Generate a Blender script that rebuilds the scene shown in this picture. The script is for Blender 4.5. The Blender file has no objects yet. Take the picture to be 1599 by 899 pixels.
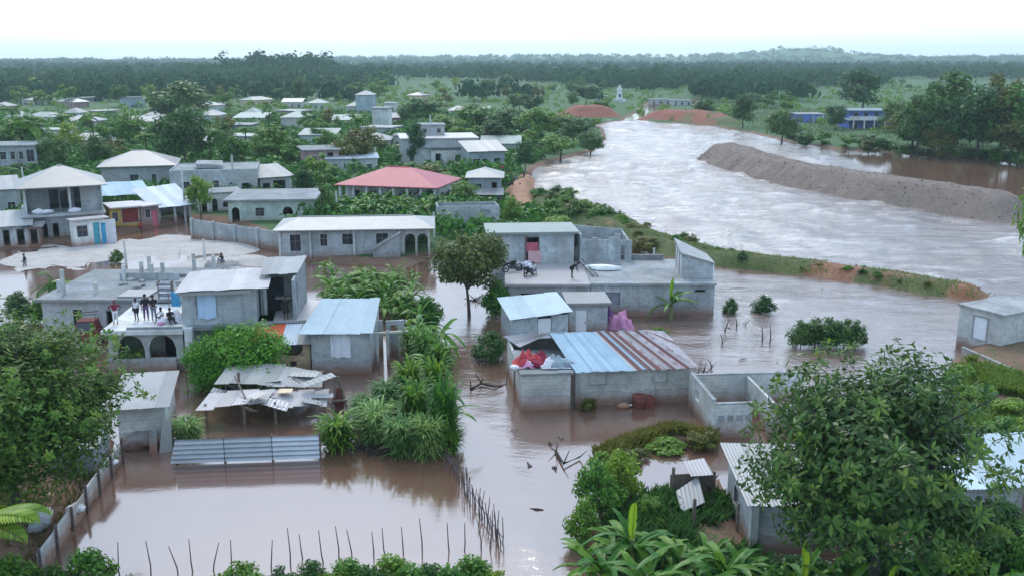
import bpy, bmesh, math, random
import numpy as np
from mathutils import Vector, Matrix

sc = bpy.context.scene
C = sc.collection
# ------------------------------------------------------------------ camera
CAM_H = 20.0                       # metres above the flood water (z = 0)
F_PX, Y_HOR = 1500.0, 90.0         # focal length and horizon row, in photograph pixels
PITCH = math.atan((449.5 - Y_HOR) / F_PX)
cd = bpy.data.cameras.new('camera'); cam = bpy.data.objects.new('camera', cd); C.objects.link(cam)
cam.location = (0, 0, CAM_H); cam.rotation_euler = (math.pi / 2 - PITCH, 0, 0)
cd.sensor_width = 36.0; cd.lens = F_PX / 1599.0 * 36.0; cd.clip_end = 20000; cd.clip_start = 0.5
sc.camera = cam
# ------------------------------------------------------------------ sky, sun, exposure (overcast daylight)
SUN_EL, SUN_AZ = math.radians(48), math.radians(-14)
w = bpy.data.worlds.new('World'); sc.world = w; w.use_nodes = True
nt = w.node_tree; bg = nt.nodes['Background']
sky = nt.nodes.new('ShaderNodeTexSky'); sky.sky_type = 'NISHITA'; sky.sun_disc = False
sky.sun_elevation = SUN_EL; sky.sun_rotation = SUN_AZ; sky.air_density = 1.0; sky.dust_density = 2.0; sky.altitude = 50
hs = nt.nodes.new('ShaderNodeHueSaturation'); hs.inputs['Saturation'].default_value = 1.0
nt.links.new(sky.outputs[0], hs.inputs['Color'])
mx = nt.nodes.new('ShaderNodeMix'); mx.data_type = 'RGBA'; mx.inputs[0].default_value = 0.45   # a closed bright cloud deck
nt.links.new(hs.outputs[0], mx.inputs[6]); mx.inputs[7].default_value = (11.7, 15.2, 19.6, 1)
nt.links.new(mx.outputs[2], bg.inputs[0]); bg.inputs[1].default_value = 0.125
sd = bpy.data.lights.new('sun', 'SUN'); sun = bpy.data.objects.new('sun', sd); C.objects.link(sun)
sd.energy = 1.4; sd.angle = math.radians(16); sd.color = (1.0, 0.95, 0.86)
sdir = Vector((math.sin(SUN_AZ) * math.cos(SUN_EL), math.cos(SUN_AZ) * math.cos(SUN_EL), math.sin(SUN_EL)))
sun.rotation_euler = sdir.to_track_quat('Z', 'Y').to_euler()
sc.view_settings.view_transform = 'Standard'; sc.view_settings.look = 'None'
sc.view_settings.exposure = 0.26; sc.view_settings.gamma = 1.0; sc.view_settings.use_curve_mapping = False
sc.render.engine = 'CYCLES'; sc.cycles.use_denoising = True; sc.cycles.max_bounces = 6
sc.cycles.transparent_max_bounces = 6; sc.cycles.volume_bounces = 0; sc.cycles.caustics_reflective = False; sc.cycles.caustics_refractive = False

# ------------------------------------------------------------------ helpers
CP, SP = math.cos(PITCH), math.sin(PITCH)
def P(px, py, z=0.0):
    """world point on the level plane z seen at a photograph pixel"""
    a = (px - 799.5) / F_PX; b = -(py - 449.5) / F_PX
    dx, dy, dz = a, CP + b * SP, -SP + b * CP
    t = (z - CAM_H) / dz
    return Vector((dx * t, dy * t, z))
def scale_at(p):
    """photograph pixels per metre at a world point"""
    return F_PX / (p.y * CP + (CAM_H - p.z) * SP)
def tag(o, label=None, cat=None, group=None, kind=None):
    if label: o['label'] = label
    if cat: o['category'] = cat
    if group: o['group'] = group
    if kind: o['kind'] = kind
    return o
def link(name, me, mat=None, parent=None):
    o = bpy.data.objects.new(name, me); C.objects.link(o)
    if mat is not None and me is not None and len(me.materials) == 0: me.materials.append(mat)
    if parent is not None: o.parent = parent
    return o
def empty(name, loc, rz=0.0, label=None, cat=None, group=None):
    o = bpy.data.objects.new(name, None); C.objects.link(o); o.location = loc; o.rotation_euler = (0, 0, rz)
    o.empty_display_size = 0.3
    return tag(o, label, cat, group)
def np_mesh(name, V, F, mat=None, smooth=False):
    V = np.asarray(V, dtype=np.float32); F = np.asarray(F, dtype=np.int32)
    me = bpy.data.meshes.new(name)
    me.vertices.add(len(V)); me.vertices.foreach_set('co', V.ravel())
    k = F.shape[1]
    me.loops.add(F.size); me.loops.foreach_set('vertex_index', F.ravel())
    me.polygons.add(len(F)); me.polygons.foreach_set('loop_start', np.arange(0, F.size, k, dtype=np.int32))
    me.polygons.foreach_set('loop_total', np.full(len(F), k, dtype=np.int32))
    if smooth: me.polygons.foreach_set('use_smooth', np.ones(len(F), dtype=bool))
    me.update(calc_edges=True)
    if mat: me.materials.append(mat)
    return me
class MB:
    def __init__(s): s.v = []; s.f = []
    def poly(s, pts):
        n = len(s.v); s.v += [tuple(p) for p in pts]; s.f.append(tuple(range(n, n + len(pts)))); return s
    def box(s, x0, x1, y0, y1, z0, z1):
        n = len(s.v)
        s.v += [(x0,y0,z0),(x1,y0,z0),(x1,y1,z0),(x0,y1,z0),(x0,y0,z1),(x1,y0,z1),(x1,y1,z1),(x0,y1,z1)]
        s.f += [tuple(n+i for i in q) for q in ((0,3,2,1),(4,5,6,7),(0,1,5,4),(1,2,6,5),(2,3,7,6),(3,0,4,7))]; return s
    def hexa(s, bot, top):
        n = len(s.v); k = len(bot); s.v += [tuple(p) for p in bot] + [tuple(p) for p in top]
        s.f.append(tuple(n + k - 1 - i for i in range(k))); s.f.append(tuple(n + k + i for i in range(k)))
        for i in range(k):
            j = (i + 1) % k; s.f.append((n+i, n+j, n+k+j, n+k+i))
        return s
    def tube(s, pts, rad, k=6):
        pts = [Vector(p) for p in pts]
        if not isinstance(rad, (list, tuple)): rad = [rad] * len(pts)
        n0 = len(s.v)
        for i, p in enumerate(pts):
            t = (pts[min(i+1, len(pts)-1)] - pts[max(i-1, 0)]).normalized()
            a = Vector((1,0,0)) if abs(t.x) < 0.8 else Vector((0,1,0))
            u = t.cross(a).normalized(); v = t.cross(u)
            for j in range(k):
                an = 2*math.pi*j/k; q = p + (u*math.cos(an) + v*math.sin(an))*rad[i]; s.v.append(tuple(q))
        for i in range(len(pts)-1):
            for j in range(k):
                a = n0+i*k+j; b = n0+i*k+(j+1)%k; s.f.append((a, b, b+k, a+k))
        s.f.append(tuple(n0+j for j in reversed(range(k)))); e = n0+(len(pts)-1)*k; s.f.append(tuple(e+j for j in range(k)))
        return s
    def mesh(s, name):
        me = bpy.data.meshes.new(name); me.from_pydata(s.v, [], s.f); me.update(); return me
    def obj(s, name, mat, parent=None, smooth=False):
        me = s.mesh(name)
        if smooth: me.polygons.foreach_set('use_smooth', [True]*len(me.polygons))
        return link(name, me, mat, parent)
def ico_blob(name, r, seed, mat, parent, loc, sub=2, amp=0.25, scl=(1,1,1)):
    """an uneven rounded lump (sack, stone, bundle)"""
    bm = bmesh.new(); bmesh.ops.create_icosphere(bm, subdivisions=sub, radius=1)
    rg = random.Random(seed); ph = [rg.uniform(0, 6.3) for _ in range(6)]
    for v in bm.verts:
        c = v.co; k = 1 + amp*(math.sin(c.x*3.1+ph[0])*math.sin(c.y*2.7+ph[1]) + 0.6*math.sin(c.z*5+ph[2]+c.x*4) + 0.55*abs(math.sin(c.x*7+c.y*5+ph[3]))*abs(math.sin(c.z*8+c.y*6+ph[4])))
        v.co = Vector((c.x*scl[0], c.y*scl[1], c.z*scl[2])) * r * k
    me = bpy.data.meshes.new(name); bm.to_mesh(me); bm.free()
    me.polygons.foreach_set('use_smooth', [True]*len(me.polygons))
    o = link(name, me, mat, parent); o.location = loc; return o
def dup(o, parent=None):
    c = o.copy(); C.objects.link(c); c.parent = parent
    for ch in o.children: dup(ch, c)
    return c
# value noise
def vnoise(x, y, seed=0):
    x = np.asarray(x, dtype=np.float64); y = np.asarray(y, dtype=np.float64)
    xi = np.floor(x).astype(np.int64); yi = np.floor(y).astype(np.int64); xf = x-xi; yf = y-yi
    def h(a, b):
        n = (a*374761393 + b*668265263 + seed*144269504) & 0xffffffff
        n = ((n ^ (n >> 13)) * 1274126177) & 0xffffffff
        return ((n ^ (n >> 16)) & 0xffff) / 65535.0
    u = xf*xf*(3-2*xf); v = yf*yf*(3-2*yf)
    return (h(xi,yi)*(1-u)+h(xi+1,yi)*u)*(1-v) + (h(xi,yi+1)*(1-u)+h(xi+1,yi+1)*u)*v
def fbm(x, y, seed=0, o=4):
    s = 0; a = 0.5; t = 0
    for i in range(o): s = s + a*vnoise(x*2**i, y*2**i, seed+i); t += a; a *= 0.5
    return s/t
def sdf(poly, X, Y):
    """signed distance to a world polygon, negative inside"""
    d = np.full(X.shape, 1e9); ins = np.zeros(X.shape, bool); n = len(poly)
    for i in range(n):
        ax, ay = poly[i]; bx, by = poly[(i+1)%n]; ex, ey = bx-ax, by-ay
        t = np.clip(((X-ax)*ex+(Y-ay)*ey)/(ex*ex+ey*ey+1e-9), 0, 1)
        d = np.minimum(d, (X-ax-t*ex)**2+(Y-ay-t*ey)**2)
        c = (ay > Y) != (by > Y)
        with np.errstate(divide='ignore', invalid='ignore'):
            xx = ax + (Y-ay)*ex/np.where(abs(ey) < 1e-9, 1e-9, ey)
        ins ^= c & (X < xx)
    return np.where(ins, -1, 1)*np.sqrt(d)
def wp(pix, z=0): return [(P(x, y, z).x, P(x, y, z).y) for x, y in pix]
def sstep(a, b, x): t = np.clip((x-a)/(b-a), 0, 1); return t*t*(3-2*t)

# ------------------------------------------------------------------ materials (all procedural)
def nodes(name):
    m = bpy.data.materials.new(name); m.use_nodes = True; t = m.node_tree
    return m, t, t.nodes['Principled BSDF'], (lambda k: t.nodes.new('ShaderNode'+k)), t.links.new
def rgba(c): return (c[0], c[1], c[2], 1)
def mixc(t, fac, a, b, mode='MIX'):
    n = t.nodes.new('ShaderNodeMix'); n.data_type = 'RGBA'; n.blend_type = mode
    for i, v in ((0, fac), (6, a), (7, b)):
        if hasattr(v, 'is_linked'): t.links.new(v, n.inputs[i])
        elif i == 0: n.inputs[0].default_value = v
        else: n.inputs[i].default_value = rgba(v)
    return n.outputs[2]
def ramp(t, src, p0, p1, c0=(0,0,0), c1=(1,1,1)):
    n = t.nodes.new('ShaderNodeValToRGB'); n.color_ramp.elements[0].position = p0; n.color_ramp.elements[1].position = p1
    n.color_ramp.elements[0].color = rgba(c0); n.color_ramp.elements[1].color = rgba(c1); t.links.new(src, n.inputs[0]); return n.outputs[0]
def noise(t, scale, detail=4, vec=None, rough=0.6):
    n = t.nodes.new('ShaderNodeTexNoise'); n.inputs['Scale'].default_value = scale; n.inputs['Detail'].default_value = detail
    n.inputs['Roughness'].default_value = rough
    if vec is None:
        g = t.nodes.new('ShaderNodeNewGeometry'); vec = g.outputs['Position']
    t.links.new(vec, n.inputs['Vector']); return n.outputs['Fac']
def bump(t, p, h, strength, dist):
    b = t.nodes.new('ShaderNodeBump'); b.inputs['Strength'].default_value = strength; b.inputs['Distance'].default_value = dist
    t.links.new(h, b.inputs['Height']); t.links.new(b.outputs[0], p.inputs['Normal']); return b
def m_plain(name, c, rough=0.8, var=0.25, scale=1.5, metal=0.0, spec=0.3):
    m, t, p, N, L = nodes(name)
    col = mixc(t, ramp(t, noise(t, scale, 5), 0.3, 0.75), [x*(1-var) for x in c], [min(1, x*(1+var*0.6)) for x in c])
    L(col, p.inputs['Base Color']); p.inputs['Roughness'].default_value = rough; p.inputs['Metallic'].default_value = metal
    p.inputs['Specular IOR Level'].default_value = spec
    return m
def m_wall(name, c, course=True, stain=(0.23, 0.105, 0.062), rough=0.9, amt=1.0):
    """block or rendered masonry: courses, cast marks, rain streaks, a ragged mud line left by the flood"""
    m, t, p, N, L = nodes(name)
    tc = N('TexCoord'); sp = N('SeparateXYZ'); L(tc.outputs['Object'], sp.inputs[0])
    ad = N('Math'); L(sp.outputs[0], ad.inputs[0]); L(sp.outputs[1], ad.inputs[1])
    cb = N('CombineXYZ'); L(ad.outputs[0], cb.inputs[0]); L(sp.outputs[2], cb.inputs[1])
    oi = N('ObjectInfo')
    n1 = noise(t, 0.55, 6); n2 = noise(t, 3.0, 5)
    col = mixc(t, ramp(t, n1, 0.32, 0.68), [x*0.62 for x in c], [min(.9, x*1.22) for x in c])
    col = mixc(t, ramp(t, noise(t, 0.22, 4), 0.45, 0.62, (0,0,0), (.5,.5,.5)), col, (c[0]*.95, c[1]*.85, c[2]*.72))
    col = mixc(t, ramp(t, n2, 0.45, 0.8), col, [x*0.6 for x in c])
    mp = N('Mapping'); mp.inputs['Scale'].default_value = (2.2, 0.16, 1); L(cb.outputs[0], mp.inputs[0])
    st = ramp(t, noise(t, 1.0, 5, mp.outputs[0]), 0.55, 0.78)
    sm = N('Math'); sm.operation = 'MULTIPLY'; L(st, sm.inputs[0]); sm.inputs[1].default_value = 0.8*amt
    col = mixc(t, sm.outputs[0], col, [x*0.42 for x in c])
    if course:
        br = N('TexBrick'); br.inputs['Scale'].default_value = 1; br.inputs['Brick Width'].default_value = 0.42; br.inputs['Row Height'].default_value = 0.21
        br.inputs['Mortar Size'].default_value = 0.016; br.inputs['Color1'].default_value = (0.92,0.92,0.92,1); br.inputs['Color2'].default_value = (1,1,1,1); br.inputs['Mortar'].default_value = (0.74,0.74,0.74,1)
        L(cb.outputs[0], br.inputs['Vector']); col = mixc(t, 0.75, col, br.outputs['Color'], 'MULTIPLY')
        bump(t, p, br.outputs['Color'], 0.5, 0.02)
    else:
        bump(t, p, n2, 0.25, 0.03)
    # mud line
    gp = N('NewGeometry'); gz = N('SeparateXYZ'); L(gp.outputs['Position'], gz.inputs[0])
    mz = N('Math'); mz.operation = 'MULTIPLY_ADD'; L(noise(t, 1.6, 7, rough=0.75), mz.inputs[0]); mz.inputs[1].default_value = -0.9; L(gz.outputs[2], mz.inputs[2])
    mr_ = N('MapRange'); L(mz.outputs[0], mr_.inputs[0]); mr_.inputs[1].default_value = -0.55; mr_.inputs[2].default_value = 1.05; mr_.inputs[3].default_value = 0.0; mr_.inputs[4].default_value = 1.0
    cr_ = N('ValToRGB'); L(mr_.outputs[0], cr_.inputs[0]); el = cr_.color_ramp.elements; el[0].position = 0.0; el[0].color = (.9,.9,.9,1); el[1].position = 0.62; el[1].color = (0,0,0,1)
    for ps, vv in ((0.25, .72), (0.45, .30), (0.54, .22), (0.58, .42)): q_ = el.new(ps); q_.color = (vv, vv, vv, 1)
    col = mixc(t, cr_.outputs[0], col, stain)
    vr = N('MapRange'); L(oi.outputs['Random'], vr.inputs[0]); vr.inputs[3].default_value = 0.82; vr.inputs[4].default_value = 1.12
    cc = N('CombineColor'); [L(vr.outputs[0], cc.inputs[i]) for i in range(3)]
    col = mixc(t, 1.0, col, cc.outputs[0], 'MULTIPLY')
    L(col, p.inputs['Base Color']); p.inputs['Roughness'].default_value = rough; p.inputs['Specular IOR Level'].default_value = 0.2
    return m
def m_tin(name, c, rust=0.35, rough=0.45, metal=0.0, rustc=(0.20, 0.10, 0.065), wave=False):
    """galvanised or painted corrugated sheet with stains and rust that differ from sheet to sheet"""
    m, t, p, N, L = nodes(name)
    oi = N('ObjectInfo')
    col = mixc(t, oi.outputs['Random'], [x*0.78 for x in c], [min(.85, x*1.1) for x in c])
    n1 = noise(t, 0.7, 6, rough=0.7)
    col = mixc(t, ramp(t, n1, 0.42, 0.8, (0,0,0), (0.55,0.55,0.55)), col, [x*0.5 for x in c])
    n2 = noise(t, 2.3, 8, rough=0.72)
    col = mixc(t, ramp(t, n2, 0.72-rust*0.28, 0.86-rust*0.2), col, rustc)
    L(col, p.inputs['Base Color']); p.inputs['Roughness'].default_value = rough; p.inputs['Metallic'].default_value = metal
    p.inputs['Specular IOR Level'].default_value = 0.45
    if wave:
        tc = N('TexCoord'); wv = N('TexWave'); wv.inputs['Scale'].default_value = 1.6; L(tc.outputs['Object'], wv.inputs['Vector']); bump(t, p, wv.outputs['Fac'], 0.5, 0.05)
    return m
def m_leaf(name, c0, c1, trans=0.3, rough=0.45, spec=0.25):
    m, t, p, N, L = nodes(name)
    g = N('NewGeometry'); oi = N('ObjectInfo')
    col = mixc(t, g.outputs['Random Per Island'], c0, c1)
    hv = N('HueSaturation'); L(col, hv.inputs['Color'])
    mr = N('MapRange'); L(oi.outputs['Random'], mr.inputs[0]); mr.inputs[3].default_value = 0.475; mr.inputs[4].default_value = 0.525; L(mr.outputs[0], hv.inputs['Hue'])
    mv = N('MapRange'); L(oi.outputs['Random'], mv.inputs[0]); mv.inputs[3].default_value = 1.3; mv.inputs[4].default_value = 0.75; L(mv.outputs[0], hv.inputs['Value'])
    L(hv.outputs[0], p.inputs['Base Color']); p.inputs['Roughness'].default_value = rough; p.inputs['Specular IOR Level'].default_value = spec
    tr = N('BsdfTranslucent'); hb = N('HueSaturation'); L(hv.outputs[0], hb.inputs['Color']); hb.inputs['Value'].default_value = 1.5; hb.inputs['Hue'].default_value = 0.485
    L(hb.outputs[0], tr.inputs[0])
    ms = N('MixShader'); ms.inputs[0].default_value = trans; L(p.outputs[0], ms.inputs[1]); L(tr.outputs[0], ms.inputs[2])
    L(ms.outputs[0], t.nodes['Material Output'].inputs['Surface'])
    return m
def m_earth(name, wet, dry, grass0, grass1, scale=0.5, pebbles=0.0):
    """bare earth and grass mixed by the vertex attribute veg"""
    m, t, p, N, L = nodes(name)
    at = N('Attribute'); at.attribute_name = 'veg'
    n1 = noise(t, scale, 8, rough=0.7); n2 = noise(t, scale*5, 6, rough=0.75)
    e = mixc(t, ramp(t, n1, 0.3, 0.72), wet, dry); e = mixc(t, ramp(t, n2, 0.5, 0.75, (0,0,0), (0.5,0.5,0.5)), e, [x*0.55 for x in wet])
    g = mixc(t, ramp(t, noise(t, scale*0.35, 5), 0.35, 0.68), grass0, grass1)
    g = mixc(t, ramp(t, n2, 0.42, 0.7, (0,0,0), (.7,.7,.7)), g, [x*0.45 for x in grass0])
    ma = N('Math'); ma.operation = 'MULTIPLY_ADD'; L(n2, ma.inputs[0]); ma.inputs[1].default_value = 0.8; L(at.outputs['Fac'], ma.inputs[2])
    col = mixc(t, ramp(t, ma.outputs[0], 0.82, 1.0), e, g)
    L(col, p.inputs['Base Color']); p.inputs['Roughness'].default_value = 0.85; p.inputs['Specular IOR Level'].default_value = 0.25
    bump(t, p, n2, 0.7, 0.12+pebbles)
    return m
M = {}
M['block'] = m_wall('block_wall', (0.374, 0.412, 0.431))
M['block_light'] = m_wall('light_block_wall', (0.543, 0.573, 0.557))
M['render'] = m_wall('cement_render', (0.412, 0.450, 0.468), course=False)
M['render_light'] = m_wall('pale_render', (0.526, 0.553, 0.541), course=False)
M['white'] = m_wall('white_painted_wall', (0.66, 0.68, 0.69), course=False, amt=0.6)
M['cream'] = m_wall('cream_painted_wall', (0.62, 0.50, 0.36), course=False, amt=0.5)
M['yellow'] = m_wall('yellow_painted_wall', (0.62, 0.40, 0.10), course=False, amt=0.5)
M['pink'] = m_wall('pink_painted_wall', (0.385, 0.281, 0.274), course=False, amt=0.6)
M['blue'] = m_wall('blue_painted_wall', (0.13, 0.20, 0.60), course=False, amt=0.5)
M['paleblue'] = m_wall('pale_blue_wall', (0.311, 0.385, 0.429), course=False, amt=0.6)
M['greenish'] = m_wall('greenish_wall', (0.394, 0.476, 0.438), course=False)
M['slab'] = m_wall('concrete_slab', (0.317, 0.336, 0.348), course=False, amt=0.3)
M['slab_dark'] = m_wall('weathered_slab', (0.253, 0.275, 0.289), course=False, amt=0.5)
M['tin'] = m_tin('galvanised_sheet', (0.336, 0.344, 0.344), 0.12)
M['tin_sky'] = m_tin('pale_sky_blue_sheet', (0.36, 0.47, 0.53), 0.1)
M['tin_white'] = m_tin('pale_sheet', (0.293, 0.296, 0.293), 0.05)
M['tin_blue'] = m_tin('blue_grey_sheet', (0.36, 0.50, 0.60), 0.02)
M['tin_rust'] = m_tin('rust_streaked_sheet', (0.50, 0.46, 0.48), 0.95, rustc=(0.16, 0.055, 0.05))
M['tin_brown'] = m_tin('rusted_sheet', (0.16, 0.06, 0.055), 0.6)
M['tin_fence'] = m_tin('blue_grey_fence_sheet', (0.54, 0.60, 0.66), 0.12)
M['tin_pale'] = m_tin('pinkish_pale_sheet', (0.439, 0.419, 0.427), 0.3)
M['tin_wave'] = m_tin('far_corrugated_roof', (0.261, 0.281, 0.292), 0.15, wave=True)
M['tin_green'] = m_tin('pale_green_roof', (0.261, 0.313, 0.286), 0.2, wave=True)
M['tin_red'] = m_tin('red_roof_sheet', (0.38, 0.055, 0.085), 0.15, wave=True, rustc=(0.42, 0.16, 0.10))
M['tin_orange'] = m_tin('orange_sheet', (0.62, 0.12, 0.05), 0.2)
M['dark'] = m_plain('near_black', (0.03, 0.035, 0.045), 0.9)  # even near-black, on the plank shed backing and one wall
M['wood'] = m_plain('weathered_wood', (0.20, 0.16, 0.13), 0.9, 0.4, 4)
M['stake'] = m_plain('dark_stake_wood', (0.15, 0.115, 0.115), 0.9, 0.4, 6)
M['bark'] = m_plain('bark', (0.10, 0.08, 0.065), 0.95, 0.5, 8)
M['bark_dark'] = m_plain('dark_bark', (0.045, 0.04, 0.035), 0.95, 0.5, 8)
M['stem'] = m_plain('green_stem', (0.16, 0.20, 0.07), 0.7, 0.4, 5)
M['doorwhite'] = m_plain('white_door_paint', (0.74, 0.78, 0.82), 0.6, 0.12)
M['teal'] = m_plain('teal_door_paint', (0.06, 0.30, 0.36), 0.5, 0.2)
M['pinkdoor'] = m_plain('pink_door_paint', (0.50, 0.12, 0.17), 0.6, 0.2)
M['paledoor'] = m_plain('pale_pink_door_paint', (0.60, 0.36, 0.38), 0.6, 0.2)
M['reddoor'] = m_plain('dark_red_shutter', (0.22, 0.035, 0.03), 0.6, 0.3)
M['curtain'] = m_plain('pale_blue_cloth', (0.46, 0.60, 0.78), 0.9, 0.15)
M['sheetcloth'] = m_plain('white_cloth', (0.72, 0.75, 0.80), 0.9, 0.12)
M['glass'] = m_plain('dark_window_glass', (0.025, 0.032, 0.05), 0.15, 0.2, spec=0.5)
M['pole'] = m_plain('pale_pole', (0.55, 0.56, 0.55), 0.8, 0.2, 3)
M['metal'] = m_plain('dark_metal', (0.06, 0.06, 0.065), 0.5, 0.3, metal=0.3)
M['red'] = m_plain('dark_red_paint', (0.13, 0.010, 0.012), 0.4, 0.4, 3)
M['rust'] = m_plain('rusty_drum', (0.20, 0.06, 0.045), 0.85, 0.4, 4)
M['pinktarp'] = m_plain('pink_tarpaulin', (0.58, 0.25, 0.42), 0.6, 0.35, 2.5)
M['purple'] = m_plain('purple_cloth', (0.13, 0.06, 0.17), 0.8, 0.4, 3)
M['redcloth'] = m_plain('red_cloth', (0.42, 0.05, 0.06), 0.85, 0.4, 3)
M['bluecloth'] = m_plain('blue_cloth', (0.06, 0.28, 0.48), 0.85, 0.3, 3)
M['blackcloth'] = m_plain('black_cloth', (0.02, 0.02, 0.025), 0.9, 0.3, 3)
M['whitecloth'] = m_plain('worn_white_cloth', (0.62, 0.62, 0.66), 0.9, 0.2, 3)
M['greycloth'] = m_plain('grey_cloth', (0.22, 0.23, 0.28), 0.9, 0.25, 3)
M['maroon'] = m_plain('maroon_cloth', (0.22, 0.02, 0.05), 0.9, 0.3, 3)
M['skin'] = m_plain('brown_skin', (0.10, 0.055, 0.038), 0.6, 0.1)
M['hair'] = m_plain('black_hair', (0.012, 0.01, 0.01), 0.8, 0.2)
M['tyre'] = m_plain('tyre_rubber', (0.02, 0.02, 0.02), 0.8, 0.2)
M['stone'] = m_plain('rubble_stone', (0.34, 0.33, 0.32), 0.95, 0.35, 3)
M['hull'] = m_plain('white_boat_hull', (0.74, 0.75, 0.74), 0.5, 0.15)
M['leaf_dark'] = m_leaf('dark_foliage', (0.0167, 0.0634, 0.0130), (0.0625, 0.1580, 0.0260))
M['leaf_mid'] = m_leaf('mid_foliage', (0.0355, 0.1165, 0.0123), (0.1184, 0.2647, 0.0296))
M['leaf_light'] = m_leaf('light_foliage', (0.0739, 0.1686, 0.0123), (0.1971, 0.3079, 0.0308))
M['leaf_olive'] = m_leaf('olive_foliage', (0.0587, 0.0848, 0.0130), (0.1555, 0.1543, 0.0260))
M['leaf_blue'] = m_leaf('blue_green_cane', (0.0637, 0.1644, 0.0399), (0.1984, 0.3415, 0.0974))
M['leaf_banana'] = m_leaf('banana_leaf_green', (0.0225, 0.1063, 0.0100), (0.1000, 0.2375, 0.0200), rough=0.4)
M['leaf_young'] = m_leaf('young_leaf_green', (0.1232, 0.2640, 0.0154), (0.1848, 0.3300, 0.0231), rough=0.4)
M['leaf_near'] = m_leaf('glossy_foliage', (0.012, 0.048, 0.008), (0.070, 0.140, 0.026), rough=0.36, spec=0.3)
M['leaf_far'] = m_leaf('far_foliage', (0.014, 0.050, 0.022), (0.030, 0.080, 0.034), trans=0.15, rough=0.9, spec=0.02)
M['leaf_shrub'] = m_leaf('feathery_shrub', (0.0394, 0.1545, 0.0079), (0.1339, 0.3231, 0.0178))
M['leaf_grass'] = m_leaf('grass_blade', (0.0784, 0.1500, 0.0175), (0.1680, 0.2400, 0.0420))
# ================================================================== ground, water, banks, hills
flood_px = [(935,195),(960,192),(985,191),(1100,197),(1160,207),(1230,224),(1320,236),(1400,240),(1560,252),(1640,268),(1760,300),(1900,330),(1900,980),(-400,980),
            (-400,420),(-100,400),(0,393),(60,386),(130,380),(220,364),(300,346),(345,352),(400,374),(438,390),(450,412),(640,418),(690,404),(770,408),(900,412),(960,404),
            (900,352),(850,322),(834,300),(828,284),(845,264),(880,252),(930,239),(954,218),(948,203)]
chan_px = [(966,196),(985,184),(1003,173),(1012,163),(1030,158),(1085,157),(1080,164),(1035,168),(1012,178),(1000,190),(990,199)]
land_px = {
 'left':  [(-300,990),(-300,540),(40,560),(120,620),(185,690),(196,722),(150,790),(96,860),(50,990)],
 'right': [(1900,540),(1600,536),(1500,540),(1478,580),(1470,640),(1430,700),(1330,800),(1270,990),(1900,990)],
 'mound': [(905,704),(955,688),(1040,664),(1135,676),(1150,700),(1120,712),(1080,706),(1030,704),(985,722),(940,752),(915,740)],
 'banana':[(935,990),(915,860),(935,800),(985,772),(1060,760),(1130,735),(1300,990)],
 'bed':   [(150,990),(196,905),(340,888),(500,878),(700,872),(784,868),(786,990)],
 'isle':  [(565,712),(560,660),(600,560),(650,480),(690,470),(715,600),(722,700),(690,716)],
}
FLOOD = wp(flood_px); CHAN = wp(chan_px); LAND = {k: wp(v) for k, v in land_px.items()}
HILLS = [  # ridge crests: x, y, height, sx, sy
 (-1500, 2500, 8, 1300, 260), (700, 3300, 14, 900, 500), (930, 3150, 26, 150, 300), (-200, 3400, 12, 900, 400), (2000, 2900, 16, 900, 500),
 (-205, 900, 4, 120, 120), (150, 1500, 3, 700, 260), (900, 1300, 3, 500, 260), (-1000, 1500, 4, 600, 260)]
def ground_h(X, Y):
    f = sdf(FLOOD, X, Y); f = np.minimum(f, sdf(CHAN, X, Y))
    n = fbm(X*0.09, Y*0.09, 3); n2 = fbm(X*0.5, Y*0.5, 9, 3)
    f = f + (n2-0.5)*1.6
    h = -1.2 + 1.75*sstep(-1.6, 2.4, f) + 0.9*sstep(2, 60, f)*n + (n2-0.5)*0.25
    veg = sstep(0.5, 4, f)
    for k, poly in LAND.items():
        d = sdf(poly, X, Y) + (n2-0.5)*1.4
        top = {'left': 0.9, 'right': 0.95, 'mound': 0.45, 'banana': 0.55, 'bed': 0.35, 'isle': 0.3}[k]
        h = np.maximum(h, -1.2 + (1.2+top)*sstep(2.0, -2.2, d) + (n2-0.5)*0.3)
        v = {'left': 0.05, 'right': 0.45, 'mound': 0.55, 'banana': 0.5, 'bed': 0.8, 'isle': 0.7}[k]
        veg = np.maximum(veg, v*sstep(1.0, -2.5, d))
    for cx, cy, hh, sx, sy in HILLS:
        h = h + hh*np.exp(-((X-cx)/sx)**2-((Y-cy)/sy)**2)*(0.75+0.5*fbm(X*0.004, Y*0.004, 21))
    return h, veg
def frustum_grid(nu, ny, y0, y1, u):
    yy = np.exp(np.linspace(math.log(y0), math.log(y1), ny)); uu = np.linspace(-u, u, nu)
    Y, U = np.meshgrid(yy, uu, indexing='ij'); X = U*(Y+12)
    i = np.arange(ny*nu).reshape(ny, nu)
    Fc = np.stack([i[:-1,:-1], i[:-1,1:], i[1:,1:], i[1:,:-1]], -1).reshape(-1, 4)
    return X, Y, Fc
def attr(me, name, vals):
    a = me.attributes.new(name, 'FLOAT', 'POINT'); a.data.foreach_set('value', np.asarray(vals, dtype=np.float32).ravel())
M['ground'] = m_earth('silt_and_grass', (0.13, 0.074, 0.050), (0.21, 0.13, 0.092), (0.034, 0.092, 0.028), (0.075, 0.145, 0.048), 0.35)
X, Y, Fc = frustum_grid(440, 420, 14, 4700, 0.95)
H, V = ground_h(X, Y)
town = sstep(0, 30, -X-10)*sstep(80, 110, Y)*sstep(330, 200, Y)
V = V - 0.30*town*fbm(X*0.06, Y*0.06, 33)
gm = np_mesh('ground', np.stack([X, Y, H], -1).reshape(-1, 3), Fc, M['ground'], True); attr(gm, 'veg', V)
tag(link('ground', gm), kind='structure')
def gz(p):
    h, _ = ground_h(np.array([p.x]), np.array([p.y])); return float(h[0])
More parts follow.
